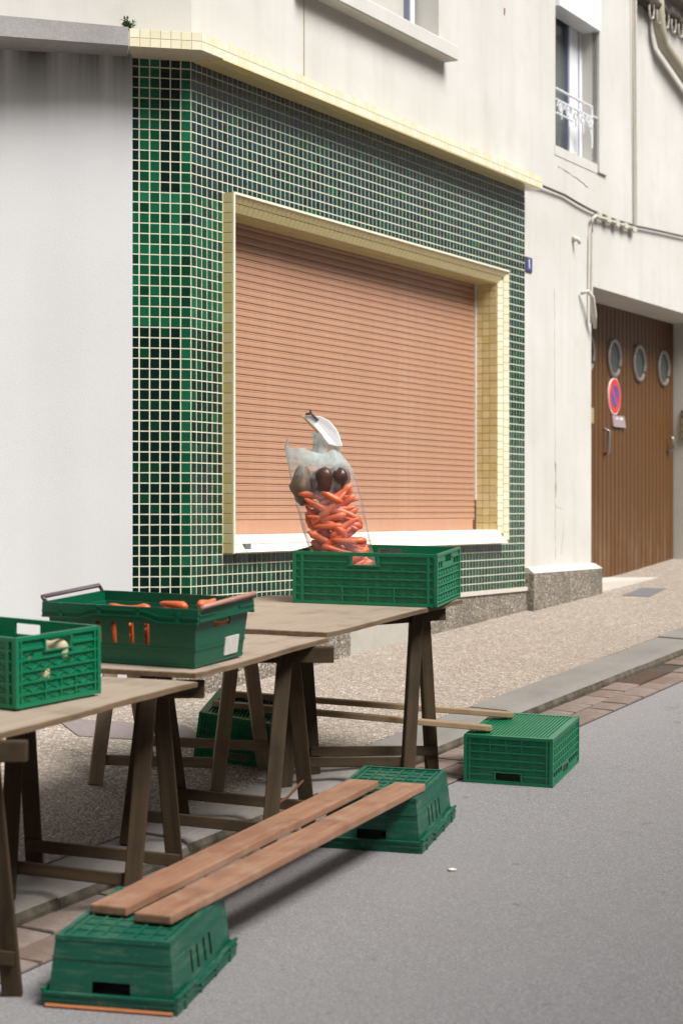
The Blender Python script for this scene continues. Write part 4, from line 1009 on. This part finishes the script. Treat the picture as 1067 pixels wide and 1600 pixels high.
while z < 1.50:
    for row in range(4):
        for kx in range(3 if row < 2 else 2):
            L = .155; up = (lev + kx + row) % 3
            ang = random.uniform(-.35, .1) if up == 0 else random.uniform(.35, .85) if up == 1 else random.uniform(-.7, -.25)
            d = Vector((math.cos(ang), random.uniform(-.15, .15), math.sin(ang))).normalized()
            cpt = Vector((bag_c(z) + (-.068, .058, -.005)[kx] + random.uniform(-.015, .015), by_ - .082 + row * .048 + random.uniform(-.008, .008), z + random.uniform(-.01, .01)))
            p = cpt - d * L / 2
            for e in (p.copy(), p + d * L):
                lim = .118; e_x = e.x - bag_c(e.z)
                if abs(e_x) > lim: p.x -= math.copysign(abs(e_x) - lim, e_x)
            lo_ = min(p.z, (p + d * L).z)
            if lo_ < zf + .022: p.z += zf + .022 - lo_
            if random.random() < .5: p = p + d * L; d = -d
            put_carrot(p, d, 'orange carrot packed in the clear plastic bag', 'carrots in the clear plastic bag')
    z += .046; lev += 1
def lump(name, c, r, mat, label, cat, seed, group=None, sq=(1, 1, 1)):
    bm = bmesh.new(); bmesh.ops.create_icosphere(bm, subdivisions=3, radius=r); random.seed(seed); ph = [random.uniform(0, 6) for _ in range(6)]
    for v in bm.verts:
        d = v.co.normalized(); f_ = 1 + .17 * math.sin(3 * d.x + ph[0]) + .13 * math.sin(4 * d.y + ph[1]) + .08 * math.sin(5 * d.z + ph[2]) + .05 * math.sin(9 * d.x + 7 * d.z + ph[3])
        v.co = Vector((d.x * sq[0], d.y * sq[1], d.z * sq[2])) * r * f_
    me = bpy.data.meshes.new(name); bm.to_mesh(me); bm.free(); me.materials.append(MATS[mat]); me.polygons.foreach_set('use_smooth', [True] * len(me.polygons))
    return tag(link(name, me, None, Matrix.Translation(c)), label, cat, group)
lump('beetroot', (-.085, by_ - .035, 1.550), .066, 'beet_skin', 'large dark beetroot in the middle of the clear bag above the carrots', 'beetroot', 1, None, (1, 1, .95))
lump('beetroot', (-.022, by_ - .03, 1.560), .062, 'beet_skin', 'glossy dark beetroot at the right side of the clear bag above the carrots', 'beetroot', 2, None, (.85, 1, 1.2))
lump('celeriac', (-.172, by_ - .02, 1.535), .062, 'brown_veg', 'brown root vegetable at the left side of the clear bag above the carrots', 'vegetable', 3, None, (.9, 1, 1.15))
lump('beetroot', (-.172, by_ - .045, 1.482), .030, 'beet_skin', 'smallest dark beetroot pressed low against the left of the clear bag', 'beetroot', 4)
# the bag: film loft with crumpled open top
bag = tag(empty('plastic_bag', Matrix.Translation((0, by_, zf))), 'clear plastic bag of carrots with white tied top leaning in the green crate', 'bag')
rings = [(.004, .11, .10), (.03, .13, .115), (.10, .136, .12), (.20, .138, .12), (.30, .142, .118), (.38, .146, .112), (.44, .146, .106), (.50, .144, .098), (.56, .138, .082), (.605, .124, .060), (.635, .105, .042)]
mb = MB(); n = 40; random.seed(9); ph = [random.uniform(0, 6) for _ in range(8)]
for (h, rx, ry) in rings:
    z = zf + h
    for q in range(n):
        a = 2 * math.pi * q / n; cr = 1 + .018 * math.sin(7 * a + 9 * h + ph[0]) + .014 * math.sin(12 * a - 21 * h + ph[1]) + .012 * math.sin(19 * a + 33 * h + ph[2])
        x_ = bag_c(z) + rx * math.copysign(abs(math.cos(a)) ** .8, math.cos(a)) * cr; y_ = ry * math.copysign(abs(math.sin(a)) ** .8, math.sin(a)) * cr
        zz = h
        if h > .58:
            zz += .045 * max(0, -math.cos(a)) ** 3 + .012 * math.sin(5 * a + ph[3]); x_ += -.02 * max(0, -math.cos(a))
        mb.v.append((x_, y_, zz))
for i in range(len(rings) - 1):
    for q in range(n): q2 = (q + 1) % n; mb.f.append((i * n + q, i * n + q2, (i + 1) * n + q2, (i + 1) * n + q)); mb.m.append(0)
mb.f.append(tuple(reversed(range(n)))); mb.m.append(0)
mb.build('film', 'bag_film', bag, smooth=True)
# gathered neck and white top
mb = MB(); nk = [(.575, -.085, .085, .055), (.62, -.072, .062, .04), (.655, -.066, .052, .03), (.69, -.064, .05, .026), (.72, -.07, .055, .022)]
for (h, cx_, rx, ry) in nk:
    for q in range(24):
        a = 2 * math.pi * q / 24; c_ = 1 + .13 * math.sin(6 * a + 30 * h) + .08 * math.sin(11 * a - 20 * h); mb.v.append((cx_ + rx * math.cos(a) * c_, ry * math.sin(a) * c_, h))
for i in range(len(nk) - 1):
    for q in range(24): q2 = (q + 1) % 24; mb.f.append((i * 24 + q, i * 24 + q2, (i + 1) * 24 + q2, (i + 1) * 24 + q)); mb.m.append(0)
mb.build('neck', 'bag_film_milky', bag, smooth=True)
P0 = [(-.165, .785), (-.13, .790), (-.09, .785), (-.055, .768), (-.025, .735), (-.008, .70), (.005, .655), (-.02, .655), (-.055, .662), (-.075, .685), (-.088, .705), (-.115, .735), (-.145, .765)]
bow = lambda x_, z_: -.045 + .9 * (x_ + .07) ** 2 + .3 * (z_ - .72) ** 2
mb = MB(); nP = len(P0); f_ = [(x_, bow(x_, z_) - .002, z_) for x_, z_ in P0]; b_ = [(x_, bow(x_, z_) + .028, z_) for x_, z_ in P0]; mb.prism(f_, b_)
me = mb.mesh('white_top', 'white_plastic'); bevel_mesh(me, .004, 2); link('white_top', me, bag)
MB().tube([(-.168, bow(-.168, .785) + .01, .786), (-.145, bow(-.145, .763) + .01, .762), (-.10, bow(-.1, .72) + .01, .715)], .005, 6).build('yellow_edge', 'yellow_edge', bag)
MB().tube([(-.155, -.045, .795), (-.13, -.048, .797), (-.108, -.046, .775), (-.10, -.045, .77)], .006, 6).build('tie', 'black_tie', bag)
MB().tube([(-.138, -.05, .815), (-.13, -.048, .797), (-.118, -.046, .79)], .004, 6).build('tie', 'black_tie', bag)
# loose carrots filling the solid crate, heaped against its outer long wall
random.seed(12)
for i in range(46):
    ly = random.uniform(-.23, .23); lx_ = random.choice((random.uniform(-.13, -.09), random.uniform(-.12, .02), random.uniform(-.05, .12)))
    hz = (.155 - .5 * max(0, lx_ + .11)) * random.uniform(.25, 1.0); hz = max(.035, min(hz, .16))
    a = random.uniform(-.35, .35) + math.pi / 2; dl = Vector((math.cos(a), math.sin(a), random.uniform(-.12, .12))); p = Vector((lx_, ly, hz)) - dl * .08
    p.y = max(-.25, min(.09, p.y)); p.x = max(-.145, min(.12, p.x))
    put_carrot(M6 @ p, M6.to_3x3() @ dl, 'loose orange carrot heaped in the solid dark green crate', 'loose carrots in the solid crate')
for a, zc in ((.34, .012), (.445, .02), (.565, .015), (.67, .022)):                     # upright ones seen through the slots
    yy = .27 - a * .54; p = M6 @ Vector((-.153, yy, zc)); put_carrot(p, M6.to_3x3() @ Vector((.0, .05, 1)), 'loose orange carrot heaped in the solid dark green crate', 'loose carrots in the solid crate')
for (x_, y_, z_, dx, dy) in ((-.05, -.255, .185, .9, .05), (-.03, -.215, .200, 1, .1), (-.160, -.09, .198, .1, 1), (-.160, .10, .182, .0, -1), (-.15, -.23, .205, .3, .9), (.0, -.25, .165, 1, 0), (-.10, -.16, .19, .7, .7), (-.05, -.262, .13, 1, 0), (-.165, .02, .165, .05, 1)):
    put_carrot(M6 @ Vector((x_, y_, z_)), M6.to_3x3() @ Vector((dx, dy, .02)), 'loose orange carrot heaped in the solid dark green crate', 'loose carrots in the solid crate')
for i, (lx_, ly, lz) in enumerate(((.03, -.25, .155), (-.06, -.245, .105), (-.05, -.16, .05), (.08, -.1, .05), (.06, .05, .05), (-.08, .06, .05))):
    lump('potato', M7 @ Vector((lx_, ly, lz)), .05 if i > 1 else .038, 'pale_veg', 'pale buff vegetable lying in the open lattice crate', 'vegetable', 20 + i, 'pale vegetables in the lattice crate', (1.15, .9, .85))
# litter
for i, (x_, y_, s_, lb) in enumerate(((.40, 7.19, .014, 'tiny white scrap of litter on the asphalt'),)):
    lump('litter_scrap', (x_, y_, road(y_) + .004), s_, 'litter_white', lb, 'litter', 40, None, (1.2, .9, .35))
